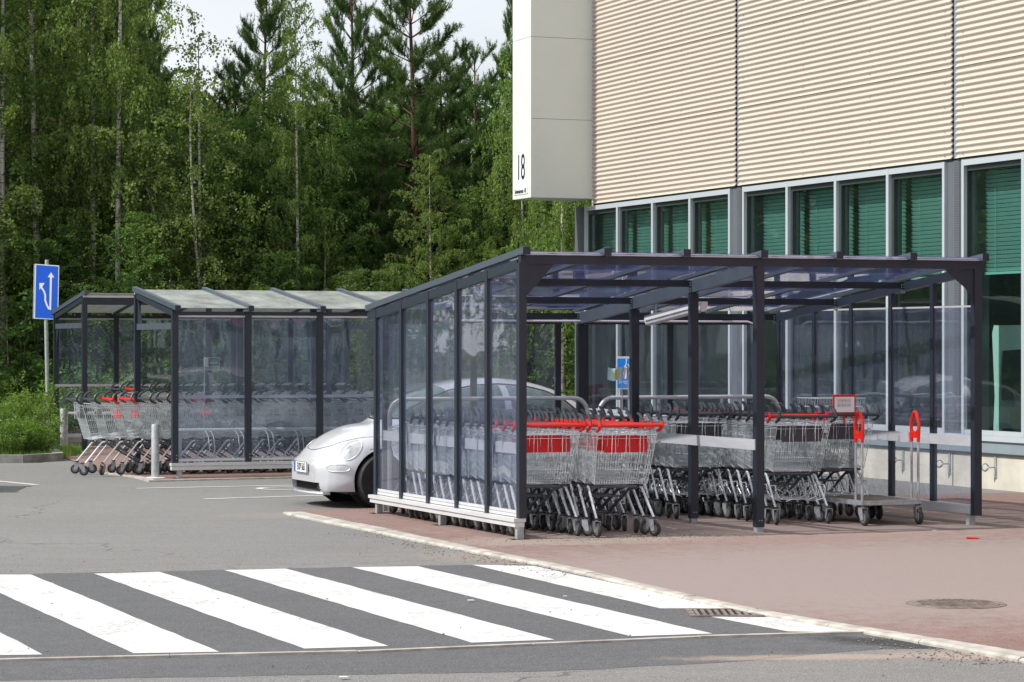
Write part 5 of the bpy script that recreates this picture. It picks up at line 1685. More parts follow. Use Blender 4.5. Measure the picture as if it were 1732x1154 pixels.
        MB().grid(rows).build('bulb_reflector', M['lens_in'], hl, smooth=True)
        # indicator in the bumper corner
        rows = []
        for j in range(9):
            a_ = -0.135 + 0.27 * j / 8
            hh = 0.038 * math.sqrt(max(0.0, 1 - (abs(a_) / 0.137) ** 4))
            r0 = []
            for k in range(5):
                zz_ = 0.455 + hh * (-1 + 2 * k / 4)
                p = pj.ray((xx(0.24) + a_ * 0.80 - 0.6, sd * (0.68 + a_ * 0.55) + sd * 0.85, zz_), (0.6, -sd * 0.85, 0), 0.006)
                r0.append(p if p is not None else Vector((xx(.2), sd * .6, .45)))
            rows.append(r0 if sd < 0 else r0[::-1])
        ind = MB().grid(rows).build('indicator', M['lens'], root, smooth=True)
        outl = [r0[0] for r0 in rows] + [r0[-1] for r0 in rows[::-1]]
        MB().tube(outl, 0.006, 5, closed=True).build('indicator_ring', M['silver'], ind, smooth=True)
        # mirror
        m_ = ellipsoid((xx(1.46), sd * 0.84, 0.985), (0.07, 0.095, 0.062), 0.85, 16, 10)
        m_.beam((xx(1.48), sd * 0.70, 0.955), (xx(1.47), sd * 0.80, 0.965), 0.06, 0.03)
        m_.build('mirror', M['silver'], root, smooth=True)
        # tail lamp
        cen2 = [pj.ray((xx(4.6), sd * (0.58 + 0.09 * math.cos(a)), 0.68 + 0.09 * math.sin(a)), (-1, 0, 0), 0.008) for a in [2 * math.pi * k / 16 for k in range(16)]]
        cen2 = [c for c in cen2 if c]
        if len(cen2) > 8:
            tb = MB(); ctr = sum(cen2, Vector()) / len(cen2) + Vector((0.02, 0, 0))
            tb.add([ctr] + cen2, [(0, k + 1, (k + 1) % len(cen2) + 1) for k in range(len(cen2))])
            tb.build('tail_lamp', M['tail'], root, smooth=True)
        # door handle
        dh = pj.ray((xx(2.2), sd * 2, 0.80), (0, -sd, 0), 0.01)
        if dh: MB().box(dh.x - 0.08, dh.x + 0.08, dh.y - 0.015, dh.y + 0.015, 0.785, 0.815).build('door_handle', M['silver'], root)
    # windscreen, rear window
    ys = lin(-0.60, 0.60, 18)
    ws = top_patch(pj, ys, lambda y: xx(1.01 + 0.16 * (abs(y) / 0.6) ** 2.2), lambda y: xx(1.66 + 0.02 * (y / 0.6) ** 2), n=12)
    ws.build('windscreen', M['carglass'], root, smooth=True)
    edge = [pj.ray((xx(0.99 + 0.16 * (abs(y) / 0.6) ** 2.2), y, 3), (0, 0, -1), 0.004) for y in lin(-0.62, 0.62, 20)]
    MB().tube([p for p in edge if p], 0.012, 5).build('scuttle', M['carblack'], root)
    rw = top_patch(pj, lin(-0.46, 0.46, 14), lambda y: xx(3.02), lambda y: xx(3.46 - 0.06 * (y / 0.46) ** 2), n=10)
    rw.build('rear_window', M['carglass'], root, smooth=True)
    # wipers
    for y0 in (-0.42, 0.05):
        pts = [pj.ray((xx(1.03 + 0.10 * k), y0 + 0.42 * k, 3), (0, 0, -1), 0.018) for k in (0, .35, .7, 1)]
        pts = [p for p in pts if p]
        MB().tube([pts[0] + Vector((-.03, 0, .03))] + pts, 0.007, 5).build('wiper', M['carblack'], root)
    # bonnet shut line: front lip and both flanks
    def bonnet(y): # lip position in x by lateral offset
        return 0.17 + 0.0 * y
    line_ = []
    for k in range(33):
        f = -1 + 2 * k / 32
        a = abs(f)
        if a < 0.45:
            y = f / 0.45 * 0.40; x = 0.125 + 0.14 * (abs(y) / 0.40) ** 2.6
        else:
            g = (a - 0.45) / 0.55
            x = 0.265 + g * 0.80
            y = math.copysign(0.40 + 0.245 * math.sin(min(1, g * 1.25) * math.pi / 2), f)
        p = pj.ray((xx(x), y, 3), (0, 0, -1), 0.0)
        if p: line_.append(p)
    MB().tube(line_, 0.0045, 4).build('bonnet_line', M['carblack'], root)
    # grille opening, bar and tow hook
    MB().box(xx(0.10), xx(0.118), -0.49, 0.49, 0.187, 0.283).build('grille_mesh', M['mesh'], root)
    gm = MB()
    for k in range(40): gm.box(xx(0.092), xx(0.099), -0.49 + 0.0245 * k, -0.487 + 0.0245 * k, 0.188, 0.282)
    for k in range(5): gm.box(xx(0.090), xx(0.0985), -0.49, 0.49, 0.197 + 0.019 * k, 0.200 + 0.019 * k)
    o = gm.build('grille_wires', M['carblack'], root); o['kind'] = 'stuff'
    lip = MB().tube([(xx(0.16), -0.56, 0.165), (xx(0.06), -0.50, 0.163), (xx(0.0), -0.30, 0.162), (xx(-0.02), 0, 0.162), (xx(0.0), 0.30, 0.162), (xx(0.06), 0.50, 0.163), (xx(0.16), 0.56, 0.165)], 0.017, 6)
    lip.build('bumper_lip', M['silver'], root, smooth=True)
    tb = MB().lathe([(0, -0.03), (0.05, -0.03), (0.055, 0.0), (0.04, 0.03), (0, 0.03)], (xx(0.08), -0.46, 0.235), axis='x', n=14)
    tb.tube([(xx(0.06), -0.50, 0.215), (xx(0.01), -0.53, 0.205), (xx(-0.01), -0.55, 0.22), (xx(0.02), -0.56, 0.245)], 0.008, 5)
    tb.build('tow_hook', M['carblack'], root)
    # number plate
    pp = MB().box(xx(-0.035), xx(-0.020), -0.225, 0.225, 0.385, 0.505).build('number_plate', M['signwhite'], root)
    MB().box(xx(-0.037), xx(-0.0352), 0.178, 0.222, 0.388, 0.502).build('blue_band', M['signblue'], pp)
    tm = text_mesh('plate_lettering', 'EXP-565', 0.118, M['text'], 0.70, offset=0.0, extrude=0.0008)
    tm.transform(Matrix.Translation((xx(-0.0385), -0.025, 0.445)) @ Matrix(((0, 0, -1, 0), (-1, 0, 0, 0), (0, 1, 0, 0), (0, 0, 0, 1))))
    put('plate_lettering', tm, pp)
    pf = []
    for (a, b) in ((-0.225, 0.385), (0.225, 0.385), (0.225, 0.505), (-0.225, 0.505)): pf.append((xx(-0.036), a, b))
    MB().tube(pf, 0.003, 4, closed=True).build('plate_frame', M['text'], pp)
    root.scale = (0.98, 1.0, 0.955)
    return root
BEETLE = beetle()

def hatchback(label, t, s, rot, mat):
    root = thing('parked_car', label, 'car', t, s, 0.0, rot)
    X0 = 2.0
    top = [(0.0, .62, .40, .55, .22), (0.1, .72, .50, .70, .20), (0.45, .80, .60, .86, .18), (0.95, .82, .66, .98, .18), (1.2, .81, .80, 1.10, .18), (1.6, .79, .88, 1.32, .18), (2.0, .785, .90, 1.44, .18), (2.5, .78, .90, 1.47, .18), (3.1, .77, .88, 1.43, .18), (3.6, .75, .84, 1.30, .18), (3.85, .72, .70, 1.02, .2), (4.0, .66, .5, .62, .24)]
    mb = sect_loft(smooth_tab(top, lin(0, 4.0, 44)), p=0.42, q=0.75)
    mb.v = [(x - X0, y, z) for x, y, z in mb.v]
    cuts = [MB().lathe([(0.34, -0.24), (0.34, 0.24)], (xw - X0, sd * 0.80, 0.31), axis='y', n=28) for xw in (0.78, 3.22) for sd in (-1, 1)]
    me = fuse(mb, cuts, mat, voxel=0.035, smooth_it=3)
    put('body', me, root)
    pj = Proj(me)
    xx = lambda x: x - X0
    for xw in (0.78, 3.22):
        for sd in (-1, 1):
            MB().lathe([(0.338, -0.02), (0.338, 0.02)], (xx(xw), sd * 0.57, 0.31), axis='y', n=24).build('wheel_well', M['carblack'], root)
            wheel_parts(root, xx(xw), sd * 0.70, sd)
    hi = interp([(1.25, 1.05), (1.5, 1.18), (1.8, 1.30), (2.2, 1.36), (3.0, 1.35), (3.4, 1.28), (3.6, 1.15)])
    for sd in (-1, 1):
        for (a, b) in ((1.3, 2.2), (2.28, 3.5)):
            side_patch(pj, lin(xx(a), xx(b), 10), lambda x: 0.95, lambda x: hi(x + X0), sd).build('side_window', M['carglass'], root, smooth=True)
        p = pj.ray((xx(-0.5), sd * 0.62, 0.64), (1, 0, 0), 0.01)
        if p: ellipsoid(p, (0.05, 0.14, 0.06), 0.8, 12, 8).build('headlight', M['lens'], root, smooth=True)
        ellipsoid((xx(1.35), sd * 0.92, 1.0), (0.07, 0.10, 0.07), 0.8, 12, 8).build('mirror', mat, root, smooth=True)
    top_patch(pj, lin(-0.62, 0.62, 10), lambda y: xx(1.05), lambda y: xx(1.75), n=8).build('windscreen', M['carglass'], root, smooth=True)
    top_patch(pj, lin(-0.58, 0.58, 10), lambda y: xx(3.62), lambda y: xx(3.82), n=6).build('rear_window', M['carglass'], root, smooth=True)
    MB().box(xx(0.0), xx(0.02), -0.45, 0.45, 0.30, 0.42).build('grille', M['carblack'], root)
    return root
hb = hatchback('low white car parked beyond the silver car, nose right', 5.15, 13.4, R(180), M['whitecar'])
hb.scale = (1, 1, 0.86)
# unseen car added left of the frame to shade the asphalt edge
lp = G(-20, 826)
sh = hatchback('unseen dark hatchback added past the left edge to cast shade', -3.2, 8.2, R(180), M['anth'])
sh.location = (-8.55, 31.6, 0); sh.rotation_euler = (0, 0, R(183))

# ------------------------------------------------------------------ vegetation
M['birch_leaf'] = leafmat('birch_leaf', (0.092, 0.155, 0.038), (0.175, 0.245, 0.072), (0.285, 0.345, 0.130), 0.48)
M['leaf_mid'] = leafmat('broad_leaf', (0.064, 0.132, 0.036), (0.122, 0.200, 0.058), (0.195, 0.280, 0.094), 0.45)
M['leaf_bright'] = leafmat('bright_shrub_leaf', (0.085, 0.165, 0.028), (0.150, 0.245, 0.050), (0.210, 0.310, 0.080), 0.42)
M['needle'] = leafmat('pine_needle', (0.052, 0.108, 0.034), (0.100, 0.170, 0.052), (0.155, 0.230, 0.078), 0.32)
M['bark_pine'] = simple('pine_bark', (0.16, 0.075, 0.045), 0.9, var=0.35, vscale=5, col2=(0.05, 0.035, 0.03), bstr=0.6, bscale=25, stretch=(1, 1, 0.3))
M['bark_dark'] = simple('grey_bark', (0.10, 0.085, 0.07), 0.9, var=0.3, vscale=6, bstr=0.5, bscale=25)
def birch_bark():
    m, nt, out = new_mat('birch_bark')
    p = nt.nodes.new('ShaderNodeBsdfPrincipled')
    a = noise(nt, 7.0, 5, stretch=(0.5, 0.5, 3.0), rough=0.7)
    b = noise(nt, 1.2, 5, stretch=(2.5, 2.5, 0.8), rough=0.7)
    c = mixc(nt, remap(nt, a, 0.53, 0.60), (0.62, 0.58, 0.53), (0.05, 0.045, 0.04))
    c = mixc(nt, remap(nt, b, 0.50, 0.62, 0, 0.9), c, (0.10, 0.085, 0.075))
    nt.links.new(c, p.inputs['Base Color'])
    p.inputs['Roughness'].default_value = 0.8
    nt.links.new(p.outputs[0], out.inputs['Surface'])
    return m
M['bark_birch'] = birch_bark()

def leaves_mesh(name, mat, C, size, aspect=0.75, droop=0.0, rg=None):
    """C: (n,3) leaf centres; diamond shaped leaves, two triangles each, turned every way"""
    rg = rg or rng
    n = len(C)
    C = np.asarray(C, dtype=np.float64)
    a = rg.normal(size=(n, 3)); a[:, 2] = a[:, 2] * 0.7 - droop
    a /= np.linalg.norm(a, axis=1, keepdims=True)
    b = rg.normal(size=(n, 3))
    b -= a * (a * b).sum(1, keepdims=True)
    b /= np.linalg.norm(b, axis=1, keepdims=True)
    s = (size * rg.uniform(0.65, 1.3, n))[:, None]
    V = np.empty((n, 4, 3))
    V[:, 0] = C - a * s * 0.5
    V[:, 1] = C + b * s * 0.5 * aspect
    V[:, 2] = C + a * s * 0.5
    V[:, 3] = C - b * s * 0.5 * aspect
    me = bpy.data.meshes.new(name)
    me.vertices.add(4 * n); me.vertices.foreach_set('co', V.reshape(-1))
    me.loops.add(4 * n); me.loops.foreach_set('vertex_index', np.arange(4 * n, dtype=np.int32))
    me.polygons.add(n)
    me.polygons.foreach_set('loop_start', np.arange(0, 4 * n, 4, dtype=np.int32))
    me.polygons.foreach_set('loop_total', np.full(n, 4, dtype=np.int32))
    me.update(); me.validate()
    me.materials.append(mat)
    return me

def needles_mesh(name, mat, C, Dn, per=22, L=0.12, w=0.010, spread=0.75, rg=None):
    """tufts: thin blades standing off each shoot"""
    rg = rg or rng
    n = len(C)
    C = np.repeat(np.asarray(C), per, axis=0); Dn = np.repeat(np.asarray(Dn), per, axis=0)
    N_ = len(C)
    d = Dn + rg.normal(size=(N_, 3)) * spread
    d /= np.linalg.norm(d, axis=1, keepdims=True)
    sd = rg.normal(size=(N_, 3)); sd -= d * (sd * d).sum(1, keepdims=True); sd /= np.linalg.norm(sd, axis=1, keepdims=True)
    base = C + Dn * rg.uniform(-0.13, 0.10, (N_, 1))
    l = L * rg.uniform(0.7, 1.2, (N_, 1))
    V = np.empty((N_, 3, 3))
    V[:, 0] = base - sd * w; V[:, 1] = base + sd * w; V[:, 2] = base + d * l
    me = bpy.data.meshes.new(name)
    me.vertices.add(3 * N_); me.vertices.foreach_set('co', V.reshape(-1))
    me.loops.add(3 * N_); me.loops.foreach_set('vertex_index', np.arange(3 * N_, dtype=np.int32))
    me.polygons.add(N_)
    me.polygons.foreach_set('loop_start', np.arange(0, 3 * N_, 3, dtype=np.int32))
    me.polygons.foreach_set('loop_total', np.full(N_, 3, dtype=np.int32))
    me.update(); me.validate()
    me.materials.append(mat)
    return me

def gen_birch(seed, H=13.0, base=0.30, spread=0.19, lean=0.0, stems=1, dens=1.0, mat=None, bark=None, leaf=0.085, droop=1.0):
    leaf = leaf * 0.82
    rnd = random.Random(seed); rg = np.random.default_rng(seed)
    tr = MB(); C = []; limb_faces = []
    for st in range(stems):
        az0 = rnd.uniform(0, 6.28) + st * 2.1
        ln = lean + (0.10 * st if stems > 1 else 0)
        hs = H * (1 - 0.12 * st)
        pts = []
        wx, wy = rnd.uniform(-.15, .15), rnd.uniform(-.15, .15)
        for k in range(13):
            f = k / 12
            off = ln * hs * f ** 1.2
            pts.append(Vector((math.cos(az0) * off + wx * math.sin(f * 5 + st), math.sin(az0) * off + wy * math.sin(f * 4 + 1), hs * f)))
        r0 = 0.0076 * hs
        tr.tube(pts, [r0 * (1 - 0.9 * (k / 12) ** 0.9) + 0.006 for k in range(13)], 8)
        nb = int(56 * dens)
        f_start = len(tr.f)
        for i in range(nb):
            f = base + (1 - base) * (i + rnd.random()) / nb
            f = min(f, 0.99)
            j = min(11, int(f * 12)); p = pts[j].lerp(pts[j + 1], f * 12 - j)
            g = (f - base) / (1 - base)
            Lb = hs * spread * (0.35 + 1.0 * math.sin(math.pi * min(1, (g * 0.85 + 0.12))) ** 0.8) * rnd.uniform(0.65, 1.25) * (1.0 - 0.45 * g)
            az = i * 2.399 + rnd.uniform(-.5, .5)
            el = R(50) - 0.3 * (1 - g)
            bp = [p]
            q = p.copy()
            d = Vector((math.cos(az) * math.cos(el), math.sin(az) * math.cos(el), math.sin(el)))
            ns = 7
            for k in range(ns):
                q = q + d * (Lb / ns)
                d = (d + Vector((rnd.uniform(-.18, .18), rnd.uniform(-.18, .18), -0.20 * droop))).normalized()
                bp.append(q.copy())
            tr.tube(bp, [max(0.003, 0.019 * (1 - k / 7.5) * (1 - 0.6 * g)) for k in range(len(bp))], 4, cap=False)
            # twigs hang from the outer two thirds
            ntw = int(15 * (0.6 + Lb / 2.2))
            for m_ in range(ntw):
                h = rnd.uniform(0.12, 1.0)
                jj = min(ns - 1, int(h * ns)); b0 = bp[jj].lerp(bp[jj + 1], h * ns - jj)
                aa = rnd.uniform(0, 6.28)
                td = Vector((math.cos(aa), math.sin(aa), rnd.uniform(-.4, .6))).normalized()
                Lt = rnd.uniform(0.25, 0.75) * (1.15 - 0.4 * g)
                cnt = int(Lt * 36 * dens)
                t0 = b0.copy(); seg = Lt / max(1, cnt)
                for c in range(cnt):
                    t0 = t0 + td * seg
                    td = (td + Vector((0, 0, -0.17 * droop))).normalized()
                    C.append((t0.x + rnd.gauss(0, .035), t0.y + rnd.gauss(0, .035), t0.z + rnd.gauss(0, .03)))
        limb_faces.append((f_start, len(tr.f)))
    tm = tr.mesh('trunk', bark or M['bark_birch'], True)
    tm.materials.append(M['bark_dark'])
    mi = np.zeros(len(tr.f), dtype=np.int32)
    for a_, b_ in limb_faces: mi[a_:b_] = 1
    tm.polygons.foreach_set('material_index', mi)
    lm = leaves_mesh('crown', mat or M['birch_leaf'], C, leaf, 0.8, 0.5, rg)
    return tm, lm

def gen_pine(seed, H=13.0, base=0.35, spread=0.21, dens=1.0):
    rnd = random.Random(seed); rg = np.random.default_rng(seed)
    tr = MB(); C = []; D_ = []
    pts = []
    wx, wy = rnd.uniform(-.2, .2), rnd.uniform(-.2, .2)
    for k in range(13):
        f = k / 12
        pts.append(Vector((wx * math.sin(f * 3), wy * math.sin(f * 4), H * f)))
    tr.tube(pts, [0.0125 * H * (1 - 0.9 * (k / 12)) + 0.012 for k in range(13)], 10)
    nw = int(17 * (1 - base) / 0.65)
    for w_ in range(nw + 4):
        dead = w_ < 4
        f = (base - 0.20 + 0.05 * w_) if dead else base + (0.985 - base) * (w_ - 4 + rnd.random() * .5) / nw
        j = min(11, int(f * 12)); p = pts[j].lerp(pts[j + 1], f * 12 - j)
        g = max(0, (f - base) / (1 - base))
        nb = rnd.randint(2, 4) if dead else rnd.randint(4, 6)
        for b in range(nb):
            az = 2 * math.pi * b / nb + rnd.uniform(-.5, .5) + w_
            Lb = H * spread * (1.05 - 0.78 * g) * rnd.uniform(0.6, 1.2) * (0.6 if dead else 1)
            el = R(4 + 32 * g + rnd.uniform(-12, 12))
            d = Vector((math.cos(az) * math.cos(el), math.sin(az) * math.cos(el), math.sin(el)))
            q = p.copy(); bp = [q.copy()]
            ns = 6
            for k in range(ns):
                q = q + d * (Lb / ns)
                d = (d + Vector((rnd.uniform(-.12, .12), rnd.uniform(-.12, .12), 0.045 if not dead else -0.05))).normalized()
                bp.append(q.copy())
            tr.tube(bp, [max(0.006, 0.034 * (1 - k / 6.6) * (1 - 0.55 * g)) for k in range(ns + 1)], 4, cap=False)
            if dead: continue
            nt_ = int(9 + 10 * Lb * dens)
            for m_ in range(nt_):
                h = rnd.uniform(0.30, 1.0) ** 0.8
                jj = min(ns - 1, int(h * ns)); b0 = bp[jj].lerp(bp[jj + 1], h * ns - jj)
                aa = rnd.uniform(0, 6.28)
                sd = (d * 0.8 + Vector((math.cos(aa) * 0.9, math.sin(aa) * 0.9, rnd.uniform(-.05, .5)))).normalized()
                Ls = rnd.uniform(0.15, 0.55) * (1.1 - 0.4 * h)
                e = b0 + sd * Ls
                if m_ % 2 == 0: tr.tube([b0, e], 0.005, 3, cap=False)
                k2 = 3 if Ls > 0.3 else 2
                for u in range(k2):
                    pp = b0.lerp(e, 1 - u * 0.42)
                    up = (sd + Vector((rnd.uniform(-.3, .3), rnd.uniform(-.3, .3), 0.65))).normalized()
                    C.append(tuple(pp)); D_.append(tuple(up))
    return tr.mesh('trunk', M['bark_pine'], True), needles_mesh('crown', M['needle'], C, D_, per=20, L=0.145, w=0.0095, rg=rg)

def gen_bush(seed, H=2.6, Rr=1.3, n=6500, mat=None, leaf=0.07, stems=16, upright=0.6):
    rnd = random.Random(seed); rg = np.random.default_rng(seed)
    tr = MB(); C = []
    for i in range(stems):
        az = rnd.uniform(0, 6.28); rr = Rr * math.sqrt(rnd.random()) * 0.9
        top = Vector((math.cos(az) * rr, math.sin(az) * rr, H * (1 - 0.5 * (rr / Rr) ** 2) * rnd.uniform(0.5, 1.15)))
        b0 = Vector((top.x * 0.35 + rnd.uniform(-.1, .1), top.y * 0.35, 0))
        mid = b0.lerp(top, 0.5) + Vector((rnd.uniform(-.15, .15), rnd.uniform(-.15, .15), 0.1))
        pts = [b0, mid, top]
        tr.tube(pts, [0.016, 0.010, 0.004], 4, cap=False)
        cnt = n // stems
        sub = max(3, cnt // 26)
        for s_ in range(sub):
            f = rnd.uniform(0.12, 1.0)
            p = b0.lerp(mid, f * 2) if f < 0.5 else mid.lerp(top, f * 2 - 1)
            a2 = rnd.uniform(0, 6.28)
            dd = Vector((math.cos(a2), math.sin(a2), upright + rnd.uniform(-.3, .4))).normalized()
            L = rnd.uniform(0.2, 0.5) * Rr * (1.15 - 0.6 * f)
            for c in range(26):
                q = p + dd * L * rnd.random() ** 0.7
                C.append((q.x + rnd.gauss(0, .05), q.y + rnd.gauss(0, .05), max(0.03, q.z + rnd.gauss(0, .05))))
    return tr.mesh('stems', M['bark_dark'], True), leaves_mesh('crown', mat or M['leaf_mid'], C, leaf, 0.62, 0.0, rg)

PROTO = {
    'birch0': (gen_birch(11, 13, 0.26, 0.20, dens=1.12, droop=0.75), 13), 'birch1': (gen_birch(12, 13, 0.34, 0.17, dens=1.05, droop=0.85), 13), 'birch2': (gen_birch(13, 13, 0.20, 0.22, dens=1.15, droop=0.7), 13),
    'birchS': (gen_birch(14, 8.2, 0.30, 0.24, lean=0.07, stems=3, dens=0.62), 8.2),
    'birchW': (gen_birch(15, 11, 0.16, 0.27, dens=1.25, droop=1.5), 11),
    'alder0': (gen_birch(16, 9, 0.12, 0.27, dens=1.2, mat=M['leaf_mid'], bark=M['bark_dark'], droop=0.5, leaf=0.095), 9),
    'alder1': (gen_birch(17, 9, 0.10, 0.25, dens=1.15, mat=M['leaf_mid'], bark=M['bark_dark'], droop=0.3, leaf=0.095), 9),
    'pine0': (gen_pine(21, 13, 0.34), 13), 'pine1': (gen_pine(22, 13, 0.42, 0.23), 13), 'pine2': (gen_pine(23, 13, 0.16, 0.20, dens=1.2), 13), 'pine3': (gen_pine(24, 13, 0.28, 0.25), 13),
}
BUSH = {'bush0': (gen_bush(31), 2.6), 'bush1': (gen_bush(32, 3.2, 1.2), 3.2), 'shrubA': (gen_bush(33, 1.5, 0.95, 6500, M['leaf_bright'], 0.058, 34, 1.3), 1.5), 'shrubB': (gen_bush(34, 1.3, 1.0, 5800, M['leaf_bright'], 0.056, 34, 1.2), 1.3)}
def tree(kind, X, Y, H, label, group=None, name=None, cat='tree', rz=None, wide=1.0):
    (tm, lm), h0 = PROTO[kind] if kind in PROTO else BUSH[kind]
    nm = name or ('birch_tree' if kind.startswith('birch') else 'pine_tree' if kind.startswith('pine') else 'alder_tree' if kind.startswith('alder') else 'bush')
    o = wthing(nm, label, cat, (X, Y, -0.01), rz if rz is not None else random.uniform(0, 6.28), group)
    k = H / h0
    o.scale = (k * wide, k * wide, k)
    put('trunk' if kind in PROTO else 'stems', tm, o)
    put('crown', lm, o)
    return o

def T_(kind, px, D, ytop, label, wide=1.0, rz=None, group=None):
    H = 1.75 + (584 - ytop) * D / F
    return tree(kind, X_at(px, D), D, H, label, group, wide=wide, rz=rz)
front = [
    ('birch0', 55, 50.5, -420, 'slender birch at the left edge above the blue road sign', 0.85),
    ('birch1', 157, 50.0, -330, 'tall white-stemmed birch right of the blue sign, first of two close trunks', 0.7),
    ('birch1', 203, 49.5, -460, 'tall white-stemmed birch, right one of the two close trunks above the far shelter', 0.62),
    ('birchS', 338, 49.5, 60, 'low many-stemmed birch under the open patch of sky', 0.85),
    ('birch1', 502, 50.0, -60, 'pale thin birch rising between the pines above the far shelter roof', 0.62),
    ('birch2', 728, 49.0, 262, 'young drooping birch left of the white sign box', 0.9),
    ('birchW', 955, 47.5, -330, 'wide weeping birch hanging behind the white sign box', 0.46),
    ('birchW', 1010, 50.0, -60, 'weeping birch showing between the sign box and the shelter roof', 1.0),
    ('birchW', 885, 49.5, 165, 'weeping birch with yellowish leaves just left of the sign box', 0.62),
    ('birch2', 5, 50.0, -250, 'bushy birch cut by the left edge of the picture', 1.0),
    ('pine0', 143, 53.0, -420, 'brown-trunked pine hidden behind the first white birch', 0.6),
    ('pine2', 222, 55.0, -300, 'dark dense pine filling the gap right of the white birches', 0.52),
    ('pine1', 452, 54.0, -50, 'pine with open crown against the sky left of the pale birch', 0.60),
    ('pine3', 597, 53.5, -100, 'tall pine with reddish trunk left of the broad pine', 0.58),
    ('pine1', 690, 52.5, -90, 'broad dark pine standing above the left end of the shelter roof', 0.80),
    ('pine3', 806, 57.0, 100, 'round-topped pine against the sky left of the sign box', 0.75),
    ('pine0', 868, 60.0, -60, 'slim pine tip touching the edge of the sign box', 0.30),
    ('pine2', 645, 51.5, 250, 'small dense pine low beside the broad pine trunk', 1.2),
    ('pine2', 560, 55.5, 180, 'dark bushy pine below the gap of sky between the tall pines', 1.0),
    ('pine3', 400, 55.5, 130, 'dark pine rising behind the many-stemmed birch', 0.9),
    ('pine0', 745, 54.5, 110, 'dark pine crown between the broad pine and the round-topped one', 0.9),
    ('alder1', 425, 51.5, 215, 'dark leafy tree below the open crowned pine', 1.0),
    ('alder0', 545, 51.0, 260, 'dark leafy tree between the pale birch and the reddish pine', 1.0),
    ('alder0', 262, 51.5, 200, 'leafy low tree right of the white birch trunks', 0.8),
    ('alder1', 100, 51.0, 170, 'leafy tree between the blue sign and the white birches', 0.9),
    ('alder1', 800, 50.5, 330, 'leafy low tree behind the near shelter rafter', 1.0),
    ('alder0', 330, 52.5, 175, 'rounded leafy tree filling the gap behind the many-stemmed birch', 0.95),
    ('alder1', 620, 52.0, 215, 'rounded leafy tree between the two reddish pine trunks', 1.0),
    ('alder0', 480, 52.5, 150, 'rounded leafy tree directly behind the pale thin birch', 0.95),
    ('alder0', 10, 51.0, 330, 'leafy low tree left of the blue road sign', 0.9),
]
for (k, px, D, yt, lb, wd) in front:
    T_(k, px, D, yt, lb, wide=wd)
# trees deeper in the wood: nothing tells them apart
def sky_line(px):
    tab = [(-200, -300), (150, -300), (230, -60), (290, 120), (320, 140), (420, 140), (440, 100), (530, 130), (560, 190), (600, 140), (720, 120), (760, 150), (860, 130), (880, 60), (1050, -100), (1200, -100)]
    return interp(tab)(px)
rd = random.Random(5)
kk = ['pine2', 'alder0', 'pine3', 'alder1', 'pine2', 'pine0', 'pine2', 'alder0']
for rowi, (D0, nT) in enumerate(((55.5, 15), (60, 16), (66, 16), (73, 15))):
    for i in range(nT):
        px = -90 + 1150 * (i + rd.uniform(0.1, 0.9)) / nT
        D = D0 + rd.uniform(-1.8, 1.8)
        yt = sky_line(px) + rd.uniform(10, 150)
        H = 1.75 + (584 - yt) * D / F
        H = min(H, 16)
        k = rd.choice(kk)
        tree(k, X_at(px, D), D, H, 'dark trees standing deeper in the wood behind the front row', 'trees deep in the wood', wide=min(1.1, 6.5 / H + 0.22), rz=rd.uniform(0, 6.28))
# trees beyond the left edge, mirrored in the store windows
for i in range(26):
    X = -13 - i * 2.3 + rd.uniform(-1, 1)
    tree(rd.choice(['birch0', 'pine2', 'birch2', 'alder0', 'alder1', 'bush1']), X, 49 + (i % 3) * 3.0 + rd.uniform(-1, 1), rd.uniform(8, 13), 'trees of the wood continuing past the left edge of the car park', 'trees past the left edge')
for i in range(34):
    X = -12 - i * 1.9 + rd.uniform(-.6, .6)
    k = rd.choice(['bush0', 'bush1', 'alder1', 'alder0'])
    tree(k, X, 47.5 + (i % 4) * 3.0 + rd.uniform(-1, 1), rd.uniform(3.0, 4.2) if k.startswith('bush') else rd.uniform(6, 8), 'trees of the wood continuing past the left edge of the car park', 'trees past the left edge', name='alder_tree', wide=1.4)
# leafy saplings in front of the trunks
for i, px in enumerate((20, 118, 182, 238, 290, 372, 440, 478, 548, 612, 668, 760, 842, 905)):
    tree(['birch2', 'alder1', 'birchW', 'alder0'][i % 4], X_at(px, 49.0 + (i % 3) * 0.6), 48.6 + (i % 3) * 0.8, rd.uniform(2.6, 4.3), 'light green saplings in front of the trunks at the edge of the wood', 'saplings at the edge of the wood', name='sapling', wide=1.25)
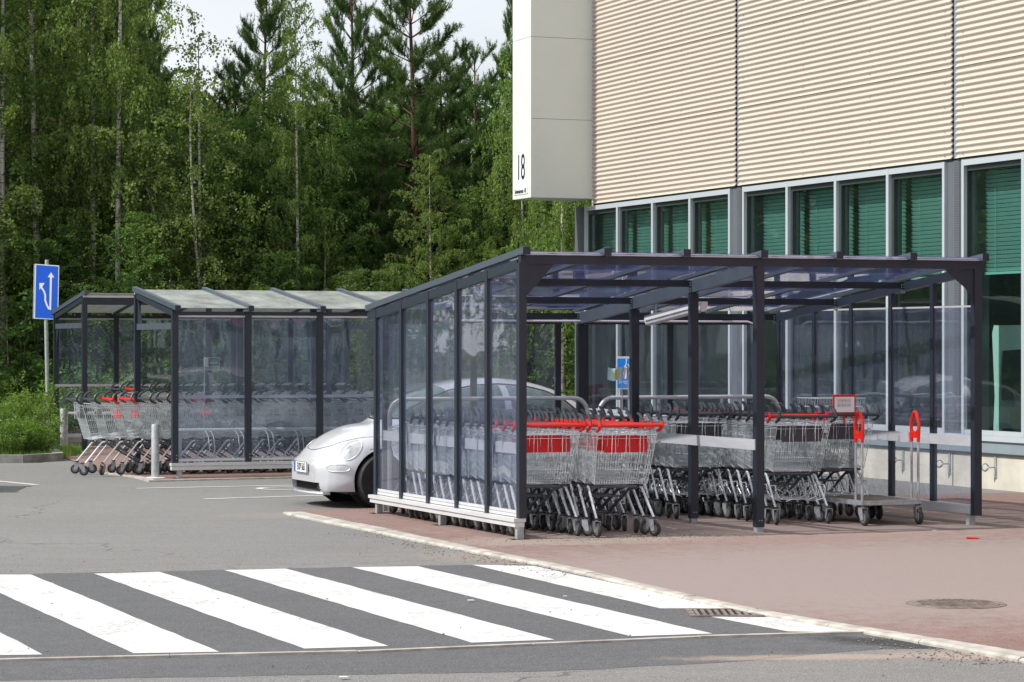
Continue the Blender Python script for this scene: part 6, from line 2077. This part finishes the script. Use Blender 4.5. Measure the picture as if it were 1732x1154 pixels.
# undergrowth
for i in range(26):
    px = -40 + 1120 * (i + rd.uniform(0, 1)) / 26
    D = rd.uniform(47.0, 51.5)
    tree(rd.choice(['bush0', 'bush1']), X_at(px, D), D, rd.uniform(1.7, 3.0), 'green undergrowth bush at the foot of the wood behind the far shelters', 'undergrowth bushes along the wood', name='bush', cat='bush', wide=1.15)
for i in range(12):
    px = -40 + 1100 * (i + rd.uniform(0, 1)) / 12
    D = rd.uniform(53, 58)
    tree(rd.choice(['bush0', 'bush1']), X_at(px, D), D, rd.uniform(2.5, 3.8), 'green undergrowth bush at the foot of the wood behind the far shelters', 'undergrowth bushes along the wood', name='bush', cat='bush', wide=1.3)
# bright shrubs at the verge
for (k, px, D, H, lb) in (('shrubA', 40, 41.5, 1.15, 'bright green shrub with a pointed top in front of the sign pole'), ('shrubB', -8, 41.0, 0.95, 'bright green shrub cut by the left picture edge'),
                          ('shrubB', 68, 44.0, 0.85, 'low bright green shrub beside the bollard'), ('shrubA', 8, 42.8, 1.0, 'bright green shrub behind the leftmost one'), ('shrubB', 58, 40.3, 0.72, 'small shrub spilling over the verge kerb'),
                          ('shrubA', 150, 46.5, 1.5, 'green shrub seen through the farthest shelter end'), ('shrubB', 12, 40.1, 0.75, 'low shrub over the kerb at the left edge'), ('shrubB', 235, 47.3, 1.25, 'green shrub seen through the farthest shelter back wall')):
    tree(k, X_at(px, D), D, H, lb, name='shrub', cat='shrub')
# grass on the verge
def grass(name, n, fn, label):
    v = np.empty((n, 3, 3))
    for i in range(n):
        x, y = fn()
        a = random.uniform(0, 6.28); h = random.uniform(0.05, 0.18); w_ = 0.007
        lx, ly = random.gauss(0, .04), random.gauss(0, .04)
        v[i] = [(x - math.cos(a) * w_, y - math.sin(a) * w_, 0), (x + math.cos(a) * w_, y + math.sin(a) * w_, 0), (x + lx, y + ly, h)]
    me = bpy.data.meshes.new(name)
    me.from_pydata(v.reshape(-1, 3).tolist(), [], [(3 * i, 3 * i + 1, 3 * i + 2) for i in range(n)])
    me.materials.append(M['leaf_bright'])
    tag(put(name, me), label, kind='stuff')
grass('grass', 9000, lambda: (X_at(random.uniform(-60, 104), 40.6) + random.uniform(-.15, .15), random.uniform(39.5, 43.0)), 'short grass and weeds on the verge behind the kerb')
grass('grass', 7000, lambda: tuple(site(random.uniform(-1.0, 7), random.uniform(23.45, 25.5))[:2]), 'grass strip behind the farthest shelter')
